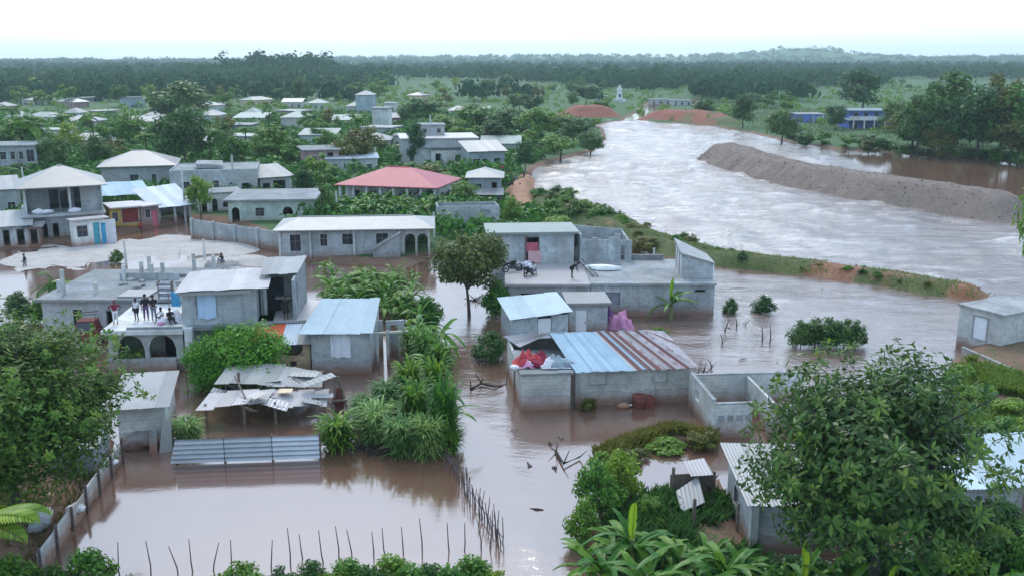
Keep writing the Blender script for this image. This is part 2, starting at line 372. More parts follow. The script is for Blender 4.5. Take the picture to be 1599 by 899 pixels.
def G(px, py, guess=0.6):
    """point on the ground (or the water where that is higher) seen at a pixel"""
    p = P(px, py, 0)
    for _ in range(3): p = P(px, py, max(0.0, min(gz(p), 3.0)))
    return p
# -- water: one sheet, smooth in the yards, choppy in the river
def m_water():
    m, t, p, N, L = nodes('silty_flood_water')
    at = N('Attribute'); at.attribute_name = 'flow'
    n0 = noise(t, 0.05, 5, rough=0.65); n1 = noise(t, 0.30, 5)
    col = mixc(t, ramp(t, n0, 0.35, 0.65), (0.128, 0.066, 0.043), (0.15, 0.09, 0.068))
    col = mixc(t, ramp(t, n1, 0.5, 0.8, (0,0,0), (.5,.5,.5)), col, (0.19, 0.085, 0.05))
    col = mixc(t, at.outputs['Fac'], col, (0.13, 0.105, 0.10))
    g0 = N('NewGeometry'); mq0 = N('Mapping'); mq0.inputs['Scale'].default_value = (0.35, 1.0, 1.0); L(g0.outputs['Position'], mq0.inputs[0])
    # broken foam in the current
    nf = noise(t, 0.42, 9, mq0.outputs[0], rough=0.72)
    fm = N('Math'); fm.operation = 'MULTIPLY'; L(ramp(t, nf, 0.50, 0.66), fm.inputs[0]); L(at.outputs['Fac'], fm.inputs[1])
    fs = N('Math'); fs.operation = 'MULTIPLY'; L(fm.outputs[0], fs.inputs[0]); fs.inputs[1].default_value = 0.55
    col = mixc(t, fs.outputs[0], col, (0.66, 0.62, 0.60))
    L(col, p.inputs['Base Color']); p.inputs['IOR'].default_value = 3.0; p.inputs['Specular IOR Level'].default_value = 0.5
    rm = N('MapRange'); L(at.outputs['Fac'], rm.inputs[0]); rm.inputs[3].default_value = 0.10; rm.inputs[4].default_value = 0.14; L(rm.outputs[0], p.inputs['Roughness'])
    gq = N('NewGeometry'); mq = N('Mapping'); mq.inputs['Scale'].default_value = (0.42, 1.0, 1.0); mq.inputs['Rotation'].default_value = (0, 0, 0.25); L(gq.outputs['Position'], mq.inputs[0])
    h1 = noise(t, 0.5, 7, mq.outputs[0], rough=0.6); h2 = noise(t, 2.6, 5, rough=0.6)
    ma = N('Math'); ma.operation = 'MULTIPLY_ADD'; L(h2, ma.inputs[0]); ma.inputs[1].default_value = 0.22; L(h1, ma.inputs[2])
    b = bump(t, p, ma.outputs[0], 1.0, 1.0)
    bm_ = N('MapRange'); L(at.outputs['Fac'], bm_.inputs[0]); bm_.inputs[3].default_value = 0.0; bm_.inputs[4].default_value = 0.85; L(bm_.outputs[0], b.inputs['Distance'])
    return m
M['water'] = m_water()
X, Y, Fc = frustum_grid(560, 420, 15, 720, 0.85)
river = wp([(935,190),(1110,190),(1240,222),(1400,300),(1560,352),(1900,420),(1900,520),(1560,470),(1400,440),(1200,405),(1000,360),(850,318),(826,284),(880,250),(950,216)])
moving = wp([(1110,425),(1300,440),(1560,475),(1900,500),(1900,560),(1500,560),(1300,600),(1080,570),(990,500)])
street = wp([(690,440),(740,440),(780,600),(850,700),(930,990),(760,990),(790,760),(720,650)])
fl = np.maximum(0.018, sstep(6, -6, sdf(river, X, Y)))
fl = np.maximum(fl, 0.5*sstep(5, -6, sdf(moving, X, Y)))
fl = np.maximum(fl, 0.13*sstep(1, -2, sdf(street, X, Y)))
fl = fl*(0.35+1.25*fbm(X*0.045, Y*0.035, 5, 3))
wz = fl*((fbm(X*0.22+Y*0.05, Y*0.16, 41, 4)-0.5)*1.0+np.maximum(0, fbm(X*.10, Y*.16, 43, 4)-.55)*2.6)
wm = np_mesh('flood_water', np.stack([X, Y, wz], -1).reshape(-1, 3), Fc, M['water'], True); attr(wm, 'flow', np.clip(fl, 0, 1))
tag(link('flood_water', wm), kind='structure')
# -- banks: a spine swept with an uneven profile
def mound(name, spine, half, height, mat, vegf, seed, res=0.7, kind='structure', rough=0.24, edge=0.0, swell=0.55):
    pts = [Vector((x, y)) for x, y in spine]; L_ = [0]
    for a, b in zip(pts, pts[1:]): L_.append(L_[-1]+(b-a).length)
    n = max(8, int(L_[-1]/res)); m = 25
    S = np.linspace(0, L_[-1], n); sx = np.interp(S, L_, [p.x for p in pts]); sy = np.interp(S, L_, [p.y for p in pts])
    k = max(3, int(n*0.06)); ker = np.ones(k)/k
    if n > 3*k:
        sx[k:-k] = np.convolve(sx, ker, 'same')[k:-k]; sy[k:-k] = np.convolve(sy, ker, 'same')[k:-k]
    tx, ty = np.gradient(sx), np.gradient(sy); l = np.hypot(tx, ty)+1e-9; nx, ny = -ty/l, tx/l
    a = np.linspace(-1.25, 1.25, m)
    half = np.interp(S, np.linspace(0, L_[-1], len(half)), half); hh = np.interp(S, np.linspace(0, L_[-1], len(height)), height)
    end = sstep(0, 1, np.minimum(S, L_[-1]-S)/(half*1.1+0.01))
    half = half*(1+edge*(fbm(S*.35, S*0+seed, seed, 3)-.5))
    XX = sx[:,None]+nx[:,None]*a*half[:,None]; YY = sy[:,None]+ny[:,None]*a*half[:,None]
    prof = np.clip((1-np.abs(a))*1.55, -0.35, 1-0.10*np.abs(a))
    nz = fbm(XX*0.45, YY*0.45, seed, 4)-0.5; nb = fbm(XX*0.12, YY*0.12, seed+7, 2)-0.5
    ZZ = prof*(hh*end)[:,None]*(1+swell*nb) + nz*rough*np.maximum(.35, np.minimum(1, hh))[:,None]*2 + (fbm(XX*1.6, YY*1.6, seed+11, 3)-0.5)*0.12*np.minimum(1, hh*.5)[:,None] - 0.25*(1-end)[:,None]
    i = np.arange(n*m).reshape(n, m); Fq = np.stack([i[:-1,:-1], i[:-1,1:], i[1:,1:], i[1:,:-1]], -1).reshape(-1, 4)
    if (nx[0]*(-(ty[0]))+ny[0]*tx[0]) > 0: Fq = Fq[:, ::-1]
    me = np_mesh(name, np.stack([XX, YY, ZZ], -1).reshape(-1, 3), Fq, mat, True)
    t = S/L_[-1]; attr(me, 'veg', np.clip(vegf(t)[:,None]*(0.15+1.5*fbm(XX*0.35, YY*0.35, seed+3, 3)), 0, 1.2))
    return tag(link(name, me), kind=kind), (sx, sy, hh*end)
M['gravel'] = m_earth('grey_brown_gravel', (0.145, 0.113, 0.094), (0.22, 0.178, 0.150), (0.14,0.14,0.09), (0.13,0.13,0.08), 0.4, 0.02)
M['levee'] = m_earth('levee_earth', (0.20, 0.075, 0.045), (0.26, 0.15, 0.09), (0.045, 0.075, 0.020), (0.115, 0.125, 0.045), 0.6)
M['redearth'] = m_earth('red_clay', (0.19, 0.060, 0.040), (0.27, 0.108, 0.074), (0.10,0.12,0.05), (0.12,0.14,0.06), 0.25)
M['orange'] = m_earth('orange_clay', (0.26, 0.13, 0.075), (0.36, 0.21, 0.13), (0.12,0.14,0.05), (0.14,0.16,0.06), 0.6)
base = wp([(1118,248),(1146,258),(1200,275),(1300,300),(1400,319),(1500,335),(1572,346),(1640,356)])
sp = []
for (x, y) in base: v = Vector((0.25, 1.0)).normalized()*5.2; sp.append((x+v.x, y+v.y))
M['gravel_stone'] = m_plain('gravel_stone', (0.27, 0.21, 0.185), 0.95, 0.5, 2.0); M['clod'] = m_plain('clod', (0.22, 0.13, 0.085), 0.95, 0.5, 2.0)
GRAVEL, _ = mound('gravel_bank', sp, [5,6,6,6,5.5,5.5], [3.2,3.1,3.0,3.0,3.1,3.2,3.2], M['gravel'], lambda t: 0.05+0*t, 50, 0.5, rough=.26, edge=.3, swell=.15)
LV = wp([(840,318),(880,332),(935,347),(1000,374),(1060,391),(1130,407),(1200,416),(1290,426),(1380,438),(1470,453),(1552,466)])
TRED = 0.80
LEVEE, LEV = mound('levee', LV, [6,6,5,4,3.4,3.2,3.0,2.8,2.6,2.2], [2.2,2.0,1.6,1.3,1.1,1.0,1.0,.95,.9,.85], M['levee'],
      lambda t: 0.95-0.95*np.exp(-((t-TRED)/0.028)**2)-0.7*np.exp(-((t-0.985)/0.03)**2)-0.25*sstep(.5,.9,t), 60, 0.45)
M['silt'] = m_earth('pale_silt_and_sheen', (0.34, 0.31, 0.285), (0.48, 0.46, 0.44), (0.07,0.10,0.04), (0.11,0.14,0.06), 0.6)  # silt colour, also used as painted sky sheen on the street water
mound('silt_and_sheen_bank', wp([(-60,414),(60,404),(200,390),(290,384),(350,384),(430,394)]), [5,6,7,7,6,4], [.05,.09,.14,.2,.28,.25], M['silt'], lambda t: 0.35*t, 74, 0.5, rough=.42, edge=1.2)  # silt at the right; the left reach paints the water's pale sky reflection
mound('silt_and_sheen_bank', wp([(262,424),(320,410),(390,408),(440,414)]), [2,2.5,3,2], [.2,.45,.5,.3], M['silt'], lambda t: 0.1+0*t, 75, 0.5, rough=.4, edge=1.0)
mound('red_earth_bank', wp([(852,184),(895,184),(930,184),(966,182)]), [9,11,10,7], [3.6,4.2,3.8,2.4], M['redearth'], lambda t: 0.12+0*t, 70, 1.2)
mound('red_earth_heap', wp([(1006,189),(1042,187),(1090,191),(1150,199)]), [7,10,9,5], [2.8,4.0,3.2,1.0], M['redearth'], lambda t: 0.1+0.6*t, 71, 1.2)
mound('orange_earth_bank', wp([(822,342),(812,322),(810,306),(815,290),(822,278)]), [2.2,2.6,2.6,2.0,1.6], [1.2,2.0,1.8,1.3,.9], M['orange'], lambda t: 0.1+0*t, 72, 0.5)
# -- far woods: one mass of crowns on the plain and the hills
def leaf_quads(pts, nrm, ln, wd, rng):
    n = len(pts); nrm = nrm/np.linalg.norm(nrm, axis=1, keepdims=True)
    d = rng.normal(size=(n, 3)); d -= (d*nrm).sum(1, keepdims=True)*nrm; d /= np.linalg.norm(d, axis=1, keepdims=True)+1e-9
    s = np.cross(nrm, d); ln = np.broadcast_to(np.asarray(ln, float).reshape(-1, 1), (n, 1)); wd = np.broadcast_to(np.asarray(wd, float).reshape(-1, 1), (n, 1))
    v = np.stack([pts-d*ln*.5, pts+s*wd*.5-nrm*ln*.05, pts+d*ln*.5-nrm*ln*.12, pts-s*wd*.5-nrm*ln*.05], 1).reshape(-1, 3)
    return v, np.arange(4*n).reshape(n, 4)
def wood(name, spots, q, mat, seed):
    rng = np.random.default_rng(seed); Vs = []; 
    for (x, y, z, r, h) in spots:
        u = rng.normal(size=(q, 3)); u /= np.linalg.norm(u, axis=1, keepdims=True); u[:, 2] = np.abs(u[:, 2])*1.1-0.25
        lob = 1+0.35*np.sin(u[:, :1]*5+x)*np.cos(u[:, 1:2]*4+y)
        p = u*np.array([r, r, h*0.62])*lob*rng.uniform(0.72, 1.0, (q, 1)) + np.array([x, y, z+h*0.42])
        n = u+rng.normal(size=(q, 3))*0.15
        Vs.append(leaf_quads(p, n, rng.uniform(0.35, 0.75, q)*r*0.75, rng.uniform(0.3, .6, q)*r*0.75, rng)[0])
    V = np.concatenate(Vs); me = np_mesh(name, V, np.arange(len(V)).reshape(-1, 4), mat)
    return link(name, me)
rng = np.random.default_rng(5)
def scatter(n, y0, y1, umin, umax, r0, r1, power=1.0):
    out = []; k = 0
    while len(out) < n and k < n*20:
        k += 1
        y = y0+(y1-y0)*rng.random()**power; x = rng.uniform(umin, umax)*y
        if fbm(np.array([x*0.006]), np.array([y*0.004]), 77, 2)[0] < 0.34: continue
        r = rng.uniform(r0, r1); out.append((x, y, r))
    xs = np.array([(a, b) for a, b, _ in out]); hz, _ = ground_h(xs[:, 0], xs[:, 1])
    return [(a, b, hz[i]-0.5, r, r*rng.uniform(1.25, 1.9)) for i, (a, b, r) in enumerate(out)]
S0 = scatter(420, 430, 660, -0.75, 0.30, 3.5, 6.5)
S1 = scatter(1900, 620, 1150, -0.75, 0.75, 4, 8)
S2 = scatter(2200, 1100, 2200, -0.72, 0.72, 5, 8)
S3 = [(a, b, c, r, h*.62) for a, b, c, r, h in scatter(2800, 2100, 3900, -0.70, 0.70, 9, 15)]
for _k in range(46): _x, _y = -200+rng.uniform(-42, 42), 860+rng.uniform(-60, 60); S1.append((_x, _y, 2.0, rng.uniform(7, 11), rng.uniform(17, 25)))
tag(wood('near_wood', S0, 90, M['leaf_far'], 4), 'dark thickets on the plain beyond the last houses', 'wood', kind='stuff')
tag(wood('far_wood', S1, 70, M['leaf_far'], 1), 'dark hazy wood filling the plain below the hills', 'wood', kind='stuff')
tag(wood('far_wood', S2, 40, M['leaf_far'], 2), 'hazy blue-green wood on the low rises beyond the plain', 'wood', kind='stuff')
tag(wood('far_wood', S3, 26, M['leaf_far'], 3), 'palest wood covering the hills along the skyline', 'wood', kind='stuff')
S4 = []
_y = 250+420*rng.random(1500)**.8; _x = rng.uniform(-.6, .62, 1500)*_y; _ok = sdf(FLOOD, _x, _y) > 6; _rr = rng.uniform(.9, 2.4, 1500)
S4 = [(x, y, r) for x, y, r, k in zip(_x, _y, _rr, _ok) if k]
_h, _ = ground_h(np.array([q[0] for q in S4]), np.array([q[1] for q in S4])); S4 = [(x, y, _h[i]-.3, r, r*1.3) for i, (x, y, r) in enumerate(S4)]
tag(wood('scrub', S4, 34, M['leaf_light'], 6), 'low green scrub spread over the fields and gardens of the plain', 'scrub', kind='stuff')
# -- loose stones on the gravel bank and the levee
def stones(name, pts, r0, r1, mat, label, seed):
    rg = np.random.default_rng(seed); o = np.array([[1,0,0],[-1,0,0],[0,1,0],[0,-1,0],[0,0,1],[0,0,-1]], float); f = np.array([[0,2,4],[2,1,4],[1,3,4],[3,0,4],[2,0,5],[1,2,5],[3,1,5],[0,3,5]])
    n = len(pts); rr = r0+(r1-r0)*rg.random(n)**3; V = (o[None]*rg.uniform(.6, 1.2, (n, 6, 1))*rr[:,None,None]*np.array([1.2,1,.75]))+np.asarray(pts)[:,None,:]
    F_ = (f[None]+6*np.arange(n)[:,None,None]).reshape(-1, 3); tag(link(name, np_mesh(name, V.reshape(-1, 3), F_, mat)), label, 'stones', kind='stuff')
def on_mound(o, n, seed):
    co = np.empty(len(o.data.vertices)*3, np.float32); o.data.vertices.foreach_get('co', co); co = co.reshape(-1, 3); co = co[co[:, 2] > .05]; rg = np.random.default_rng(seed); i = rg.integers(0, len(co), n)
    return co[i]+rg.normal(size=(n, 3))*np.array([.3,.3,.03])
stones('loose_stones', on_mound(GRAVEL, 5000, 1), .03, .15, M['gravel'], 'loose stones and clods strewn over the grey gravel bank', 2)
stones('loose_stones', on_mound(LEVEE, 700, 2), .04, .16, M['clod'], 'clods and stones scattered on the levee', 3)
# -- the air
def haze_box():
    m = bpy.data.materials.new('humid_air'); m.use_nodes = True; t = m.node_tree; t.nodes.clear()
    o = t.nodes.new('ShaderNodeOutputMaterial'); v = t.nodes.new('ShaderNodeVolumePrincipled')
    v.inputs['Color'].default_value = (0.70, 0.90, 0.93, 1); v.inputs['Density'].default_value = 0.00020; v.inputs['Anisotropy'].default_value = 0.2
    t.links.new(v.outputs[0], o.inputs['Volume'])
    h = MB().box(-4600, 4600, -120, 4800, -4.0, 76).obj('haze', m); tag(h, kind='stuff')
haze_box()
# ================================================================== buildings
class Bldg:
    """an Empty at the front-left corner; x runs along the front, y away from the viewer, z up"""
    def __init__(s, name, label, cat, A, B, depth, zref=0.0, z0=None, group=None):
        a, b = P(*A, zref), P(*B, zref); s.W = math.hypot(b.x-a.x, b.y-a.y); s.D = depth
        s.z0 = (-0.6 if zref == 0 else zref) if z0 is None else z0
        s.root = empty(name, (a.x, a.y, s.z0), math.atan2(b.y-a.y, b.x-a.x), label, cat, group)
        s.b = 0.0-s.z0 if zref == 0 else 0.0          # local height of the reference level
    def wall(s, p0, p1, h, ops=(), th=0.16, m='block', name='wall', h1=None, z0=None, frames=True, parent=None):
        z0 = 0.0 if z0 is None else z0
        h1 = h if h1 is None else h1
        p0 = Vector(p0); p1 = Vector(p1); L_ = (p1-p0).length; e = (p1-p0)/L_; n = Vector((-e.y, e.x))
        top = lambda x: h+(h1-h)*x/L_
        xs = sorted(set([0, L_]+[v for o in ops for v in (o[0], o[1])]))
        mb = MB()
        def cell(xa, xb, za, zb0, zb1):
            q = [(p0+e*xa), (p0+e*xb), (p0+e*xb+n*th), (p0+e*xa+n*th)]
            mb.hexa([(v.x, v.y, za) for v in q], [(q[0].x, q[0].y, zb0), (q[1].x, q[1].y, zb1), (q[2].x, q[2].y, zb1), (q[3].x, q[3].y, zb0)])
        for xa, xb in zip(xs, xs[1:]):
            if xb-xa < 1e-4: continue
            zz = z0; mid = (xa+xb)/2
            for o in sorted([o for o in ops if o[0] < mid < o[1]], key=lambda o: o[2]):
                if o[2] > zz+1e-3: cell(xa, xb, zz, o[2], o[2])
                zz = o[3]
            if top(mid) > zz+1e-3: cell(xa, xb, zz, top(xa), top(xb))
        for o in ops:
            if len(o) > 4 and o[4] == 'arch':           # fill the corners above a round head
                w_ = o[1]-o[0]; r = w_/2; cx = (o[0]+o[1])/2; ry = min(r, 0.8*(o[3]-o[2])); zc = o[3]-ry; k = 10
                for i in range(k):
                    xa = o[0]+w_*i/k; xb = o[0]+w_*(i+1)/k
                    za = zc+ry*math.sqrt(max(0, 1-((xa-cx)/r)**2)); zb = zc+ry*math.sqrt(max(0, 1-((xb-cx)/r)**2))
                    q = [(p0+e*xa), (p0+e*xb), (p0+e*xb+n*th), (p0+e*xa+n*th)]
                    mb.hexa([(q[0].x,q[0].y,za),(q[1].x,q[1].y,zb),(q[2].x,q[2].y,zb),(q[3].x,q[3].y,za)], [(v.x, v.y, o[3]) for v in q])
        w_ = mb.obj(name, M[m], parent or s.root)
        for o in ops:
            kd = o[4] if len(o) > 4 else 'window'
            if kd in ('window', 'glass', 'shutter', 'curtain') and frames:
                fm = MB(); g = 0.07; d0, d1 = -0.035, 0.05
                def bar(xa, xb, za, zb):
                    q = [p0+e*xa+n*d0, p0+e*xb+n*d0, p0+e*xb+n*d1, p0+e*xa+n*d1]; fm.hexa([(v.x,v.y,za) for v in q], [(v.x,v.y,zb) for v in q])
                bar(o[0]-g, o[1]+g, o[2]-g, o[2]); bar(o[0]-g, o[1]+g, o[3], o[3]+g); bar(o[0]-g, o[0], o[2], o[3]); bar(o[1], o[1]+g, o[2], o[3])
                win = fm.obj('window', M['slab' if kd == 'window' else 'render_light'], s.root)
                if kd != 'window':
                    q = [p0+e*o[0]+n*0.09, p0+e*o[1]+n*0.09, p0+e*o[1]+n*0.12, p0+e*o[0]+n*0.12]
                    MB().hexa([(v.x,v.y,o[2]) for v in q], [(v.x,v.y,o[3]) for v in q]).obj({'glass':'pane','shutter':'shutter','curtain':'curtain'}[kd], M[o[5] if len(o) > 5 else 'glass'], win)
                if kd == 'glass':
                    ml = MB(); xm = (o[0]+o[1])/2; zm = o[2]+(o[3]-o[2])*.6
                    for xa, xb, za, zb in ((xm-.025, xm+.025, o[2], o[3]), (o[0], xm-.026, zm-.025, zm+.025), (xm+.026, o[1], zm-.025, zm+.025)):
                        q = [p0+e*xa+n*.05, p0+e*xb+n*.05, p0+e*xb+n*.088, p0+e*xa+n*.088]; ml.hexa([(v.x,v.y,za) for v in q], [(v.x,v.y,zb) for v in q])
                    ml.obj('mullion', M['wood'], win)
            elif kd == 'door':
                q = [p0+e*(o[0]+.02)+n*0.05, p0+e*(o[1]-.02)+n*0.05, p0+e*(o[1]-.02)+n*0.10, p0+e*(o[0]+.02)+n*0.10]
                dr = MB().hexa([(v.x,v.y,o[2]+.01) for v in q], [(v.x,v.y,o[3]-.02) for v in q]).obj('door', M[o[5] if len(o) > 5 else 'wood'], s.root)
                hp = p0+e*(o[1]-0.14)+n*0.02
                MB().box(hp.x-.03, hp.x+.03, hp.y-.03, hp.y+.03, o[2]+0.95, o[2]+1.05).obj('handle', M['metal'], dr)
        return w_
    def shell(s, h, front=(), right=(), left=(), back=(), m='block', hb=None, th=0.16, fm=None, z0=None):
        """four walls; hb is the height of the back wall under a single-pitch roof"""
        hb = h if hb is None else hb; W, D = s.W, s.D; k = (hb-h)/D
        s.wall((0,0), (W,0), h, front, th, fm or m, z0=z0)
        s.wall((W,th), (W,D-th), h+k*th, right, th, m, h1=hb-k*th, z0=z0)
        s.wall((W,D), (0,D), hb, back, th, m, z0=z0)
        s.wall((0,D-th), (0,th), hb-k*th, left, th, m, h1=h+k*th, z0=z0)
    def slab(s, x0, x1, y0, y1, z0, z1, m='slab', name='roof_slab', parent=None):
        return MB().box(x0, x1, y0, y1, z0, z1).obj(name, M[m], parent or s.root)
    def sheets(s, p00, p10, p01, p11, n, m='tin', amp=0.014, k=6, jit=0.03, seed=0, name='roof_sheet', gaps=(), mats=None, parent=None):
        """n corrugated sheets side by side; p00-p10 is the eave, p01-p11 the ridge"""
        rg = random.Random(seed+n*7); p00, p10, p01, p11 = map(Vector, (p00, p10, p01, p11)); out = []
        for i in range(n):
            if i in gaps: continue
            a, b = max(0, i/n-0.006), min(1, (i+1)/n+0.006); nn = (p10-p00).cross(p01-p00).normalized()
            e0 = rg.uniform(-jit, jit)*2; lift = rg.uniform(0.004, jit)+0.006*(i % 2); tw = rg.uniform(-jit, jit)
            sl = (p01-p00).normalized(); mb = MB(); N_ = 2*k
            for layer in (0, -0.012):
                for r_, (u0, u1) in enumerate(((p00, p10), (p01, p11))):
                    for j in range(N_+1):
                        f = a+(b-a)*j/N_; q = u0.lerp(u1, f)+nn*(lift+layer+(amp if j % 2 else -amp)+tw*(j/N_-0.5))+sl*(e0-(0.05 if r_ == 0 else -0.02))
                        mb.v.append(tuple(q))
            R = N_+1
            for j in range(N_):
                mb.f.append((j, j+1, R+j+1, R+j)); mb.f.append((2*R+j, 3*R+j, 3*R+j+1, 2*R+j+1))
            out.append(mb.obj(name, M[mats[i] if mats else m], parent or s.root))
        return out
    def hip(s, h, rise, over=0.35, m='tin_wave', th=0.10, ridge=None, name='roof'):
        W, D = s.W, s.D; x0, x1, y0, y1 = -over, W+over, -over, D+over; k = min(W, D)/2 if ridge is None else ridge
        if W >= D: r0, r1 = (x0+k+over*.5, D/2, h+rise), (x1-k-over*.5, D/2, h+rise)
        else: r0, r1 = (W/2, y0+k+over*.5, h+rise), (W/2, y1-k-over*.5, h+rise)
        b = [(x0,y0,h),(x1,y0,h),(x1,y1,h),(x0,y1,h)]; b2 = [(x,y,z-th) for x,y,z in b]
        mb = MB(); mb.v = b+b2+[r0, r1]; mb.f = [(7,6,5,4),(0,4,5,1),(1,5,6,2),(2,6,7,3),(3,7,4,0)]
        if W >= D: mb.f += [(0,1,9,8),(1,2,9),(2,3,8,9),(3,0,8)]
        else: mb.f += [(0,1,8),(1,2,9,8),(2,3,9),(3,0,8,9)]
        ro = mb.obj(name, M[m], s.root)
        cp = MB().tube([Vector(r0)+Vector((0,0,.03)), Vector(r1)+Vector((0,0,.03))], 0.07, 5).obj('ridge_cap', M[m], ro)
        return ro
    def column(s, x, y, z0, z1, r=0.12, m='render_light', name='column'):
        return MB().box(x-r, x+r, y-r, y+r, z0, z1).obj(name, M[m], s.root)
def ops_auto(W, h, b, seed, door='wood'):
    """a door and windows spaced along a small front"""
    rg = random.Random(seed); n = max(2, int(W/2.2)); dj = rg.randrange(n); out = []
    for i in range(n):
        c = W*(i+0.5)/n
        if i == dj: out.append((c-0.42, c+0.42, b+0.05, b+min(2.05, h-0.35), 'door', door))
        else: out.append((c-0.45, c+0.45, b+0.95, b+min(1.95, h-0.4), 'glass', 'glass'))
    return out
def house(label, A, B, depth, h, roof='hip', name='house', wall='block', rm='tin_wave', front=None, right=(), left=(), rise=1.0, over=0.35, zref=0.0,
          z0=None, group=None, n=0, seed=1, cat='house', fm=None, mats=None, gaps=(), jit=0.03, door='wood'):
    s = Bldg(name, label, cat, A, B, depth, zref, z0, group); b = s.b; H_ = h+b
    fr = ops_auto(s.W, h, b, seed, door) if front is None else [(o[0]*s.W, o[1]*s.W, b+o[2], b+o[3])+tuple(o[4:]) for o in front]
    rt = [(o[0]*s.D, o[1]*s.D, b+o[2], b+o[3])+tuple(o[4:]) for o in right]; lf = [(o[0]*s.D, o[1]*s.D, b+o[2], b+o[3])+tuple(o[4:]) for o in left]
    if roof == 'shed':
        s.shell(H_, fr, rt, lf, m=wall, hb=H_+rise, fm=fm); k = rise/s.D
        s.sheets((-over,-over,H_+.06-k*over), (s.W+over,-over,H_+.06-k*over), (-over,s.D+over,H_+rise+.06+k*over), (s.W+over,s.D+over,H_+rise+.06+k*over), n or max(2, int(s.W/0.85)), rm, seed=seed, mats=mats, gaps=gaps, jit=jit)
    elif roof == 'gable':
        s.shell(H_, fr, rt, lf, m=wall, fm=fm); D = s.D
        for x in (0.0, s.W-0.16):
            MB().hexa([(x,0,H_),(x+.16,0,H_),(x+.16,D,H_),(x,D,H_)], [(x,D/2-.02,H_+rise),(x+.16,D/2-.02,H_+rise),(x+.16,D/2+.02,H_+rise),(x,D/2+.02,H_+rise)]).obj('gable', M[wall], s.root)
        k = rise/(D/2); nn = n or max(2, int(s.W/0.85))
        s.sheets((-over,-over,H_+.05-k*over), (s.W+over,-over,H_+.05-k*over), (-over,D/2,H_+rise+.05), (s.W+over,D/2,H_+rise+.05), nn, rm, seed=seed, mats=mats, gaps=gaps, jit=jit)
        s.sheets((s.W+over,D+over,H_+.05-k*over), (-over,D+over,H_+.05-k*over), (s.W+over,D/2,H_+rise+.05), (-over,D/2,H_+rise+.05), nn, rm, seed=seed+3, jit=jit)
    else:
        s.shell(H_, fr, rt, lf, m=wall, fm=fm)
        if roof == 'hip': s.hip(H_+0.11, rise, over, rm)
        elif roof == 'flat': s.slab(-over, s.W+over, -over, s.D+over, H_+.003, H_+.19, rm)
        elif roof == 'open': pass
    return s
# ------------------------------------------------------------------ far town (small, still walls, roofs, doors, windows)
GT = 'far houses scattered among the trees'
far = [  # A, B, depth, height, roof, roof mat, wall mat, label
 ((36,168),(70,168),10,2.8,'hip','tin_wave','render_light','far pale-roofed house nearest the left edge of the picture'),
 ((188,172),(214,172),9,4.6,'flat','slab_dark','paleblue','blue-grey far block rising between dark trees on the left'),
 ((96,206),(150,206),8,2.8,'hip','tin_wave','render_light','white hip-roofed far house behind the left-hand trees'),
 ((188,206),(240,206),7,2.7,'shed','tin_white','cream','long cream-roofed far house left of the tall dark tree'),
 ((222,196),(252,196),7,2.6,'hip','tin_wave','render_light','small far house directly behind the long cream-roofed one'),
 ((312,198),(342,198),8,3.2,'hip','tin_white','render_light','small square far house with white pyramid roof'),
 ((350,216),(392,216),8,3.2,'flat','slab','paleblue','pale blue-grey flat far house right of the tall dark tree'),
 ((366,200),(412,200),9,2.8,'shed','tin_green','render_light','far house with pale green sheet roof behind the flat grey one'),
 ((101,190),(123,190),7,2.6,'hip','tin_white','white','tiny white far house above the white hip-roofed house'),
 ((246,141),(273,141),14,3.2,'gable','tin_white','white','long white building on the far plain at left'),
 ((205,136),(217,136),9,3.4,'hip','tin_white','white','tiny white house left of the long white plain building'),
 ((440,212),(478,212),9,4.6,'hip','tin_green','render_light','two-storey far house with pale green pyramid roof'),
 ((441,172),(472,172),9,2.9,'gable','tin_white','render_light','far house with white ridge roof behind the green pyramid roof'),
 ((480,174),(507,174),9,2.9,'hip','tin_green','greenish','far pale green house right of the white ridge roof'),
 ((542,180),(562,180),8,3.0,'hip','tin_white','white','small white far house left of the stacked white building'),
 ((556,182),(582,182),9,7.2,'hip','tin_wave','paleblue','stacked pale building standing tallest in the far town'),
 ((600,178),(617,178),8,3.6,'flat','slab','white','small white block right of the tallest far building'),
 ((516,204),(556,204),8,2.8,'shed','tin_green','cream','far house with greenish lean roof above the olive tree'),
 ((701,188),(727,188),9,3.0,'hip','tin_white','white','white house in the green bank trees right of centre'),
 ((740,186),(765,186),8,2.6,'gable','tin_green','white','green-roofed hut deep in the bank trees'),
 ((469,232),(523,232),7,2.9,'shed','tin_green','greenish','far house with pale green roof and open porch'),
 ((615,236),(637,236),7,3.2,'flat','slab_dark','render','small grey block left of the big grey two-level house'),
 ((380,194),(402,194),8,3.2,'hip','tin_wave','white','small white house behind trees left of the pyramid roof'),
 ((12,198),(34,198),7,2.7,'hip','tin_wave','render_light','small pale far house by the left edge below the others'),
 ((640,178),(660,178),8,3.0,'hip','tin_wave','render_light','pale house half hidden by trees above the bank'),
]
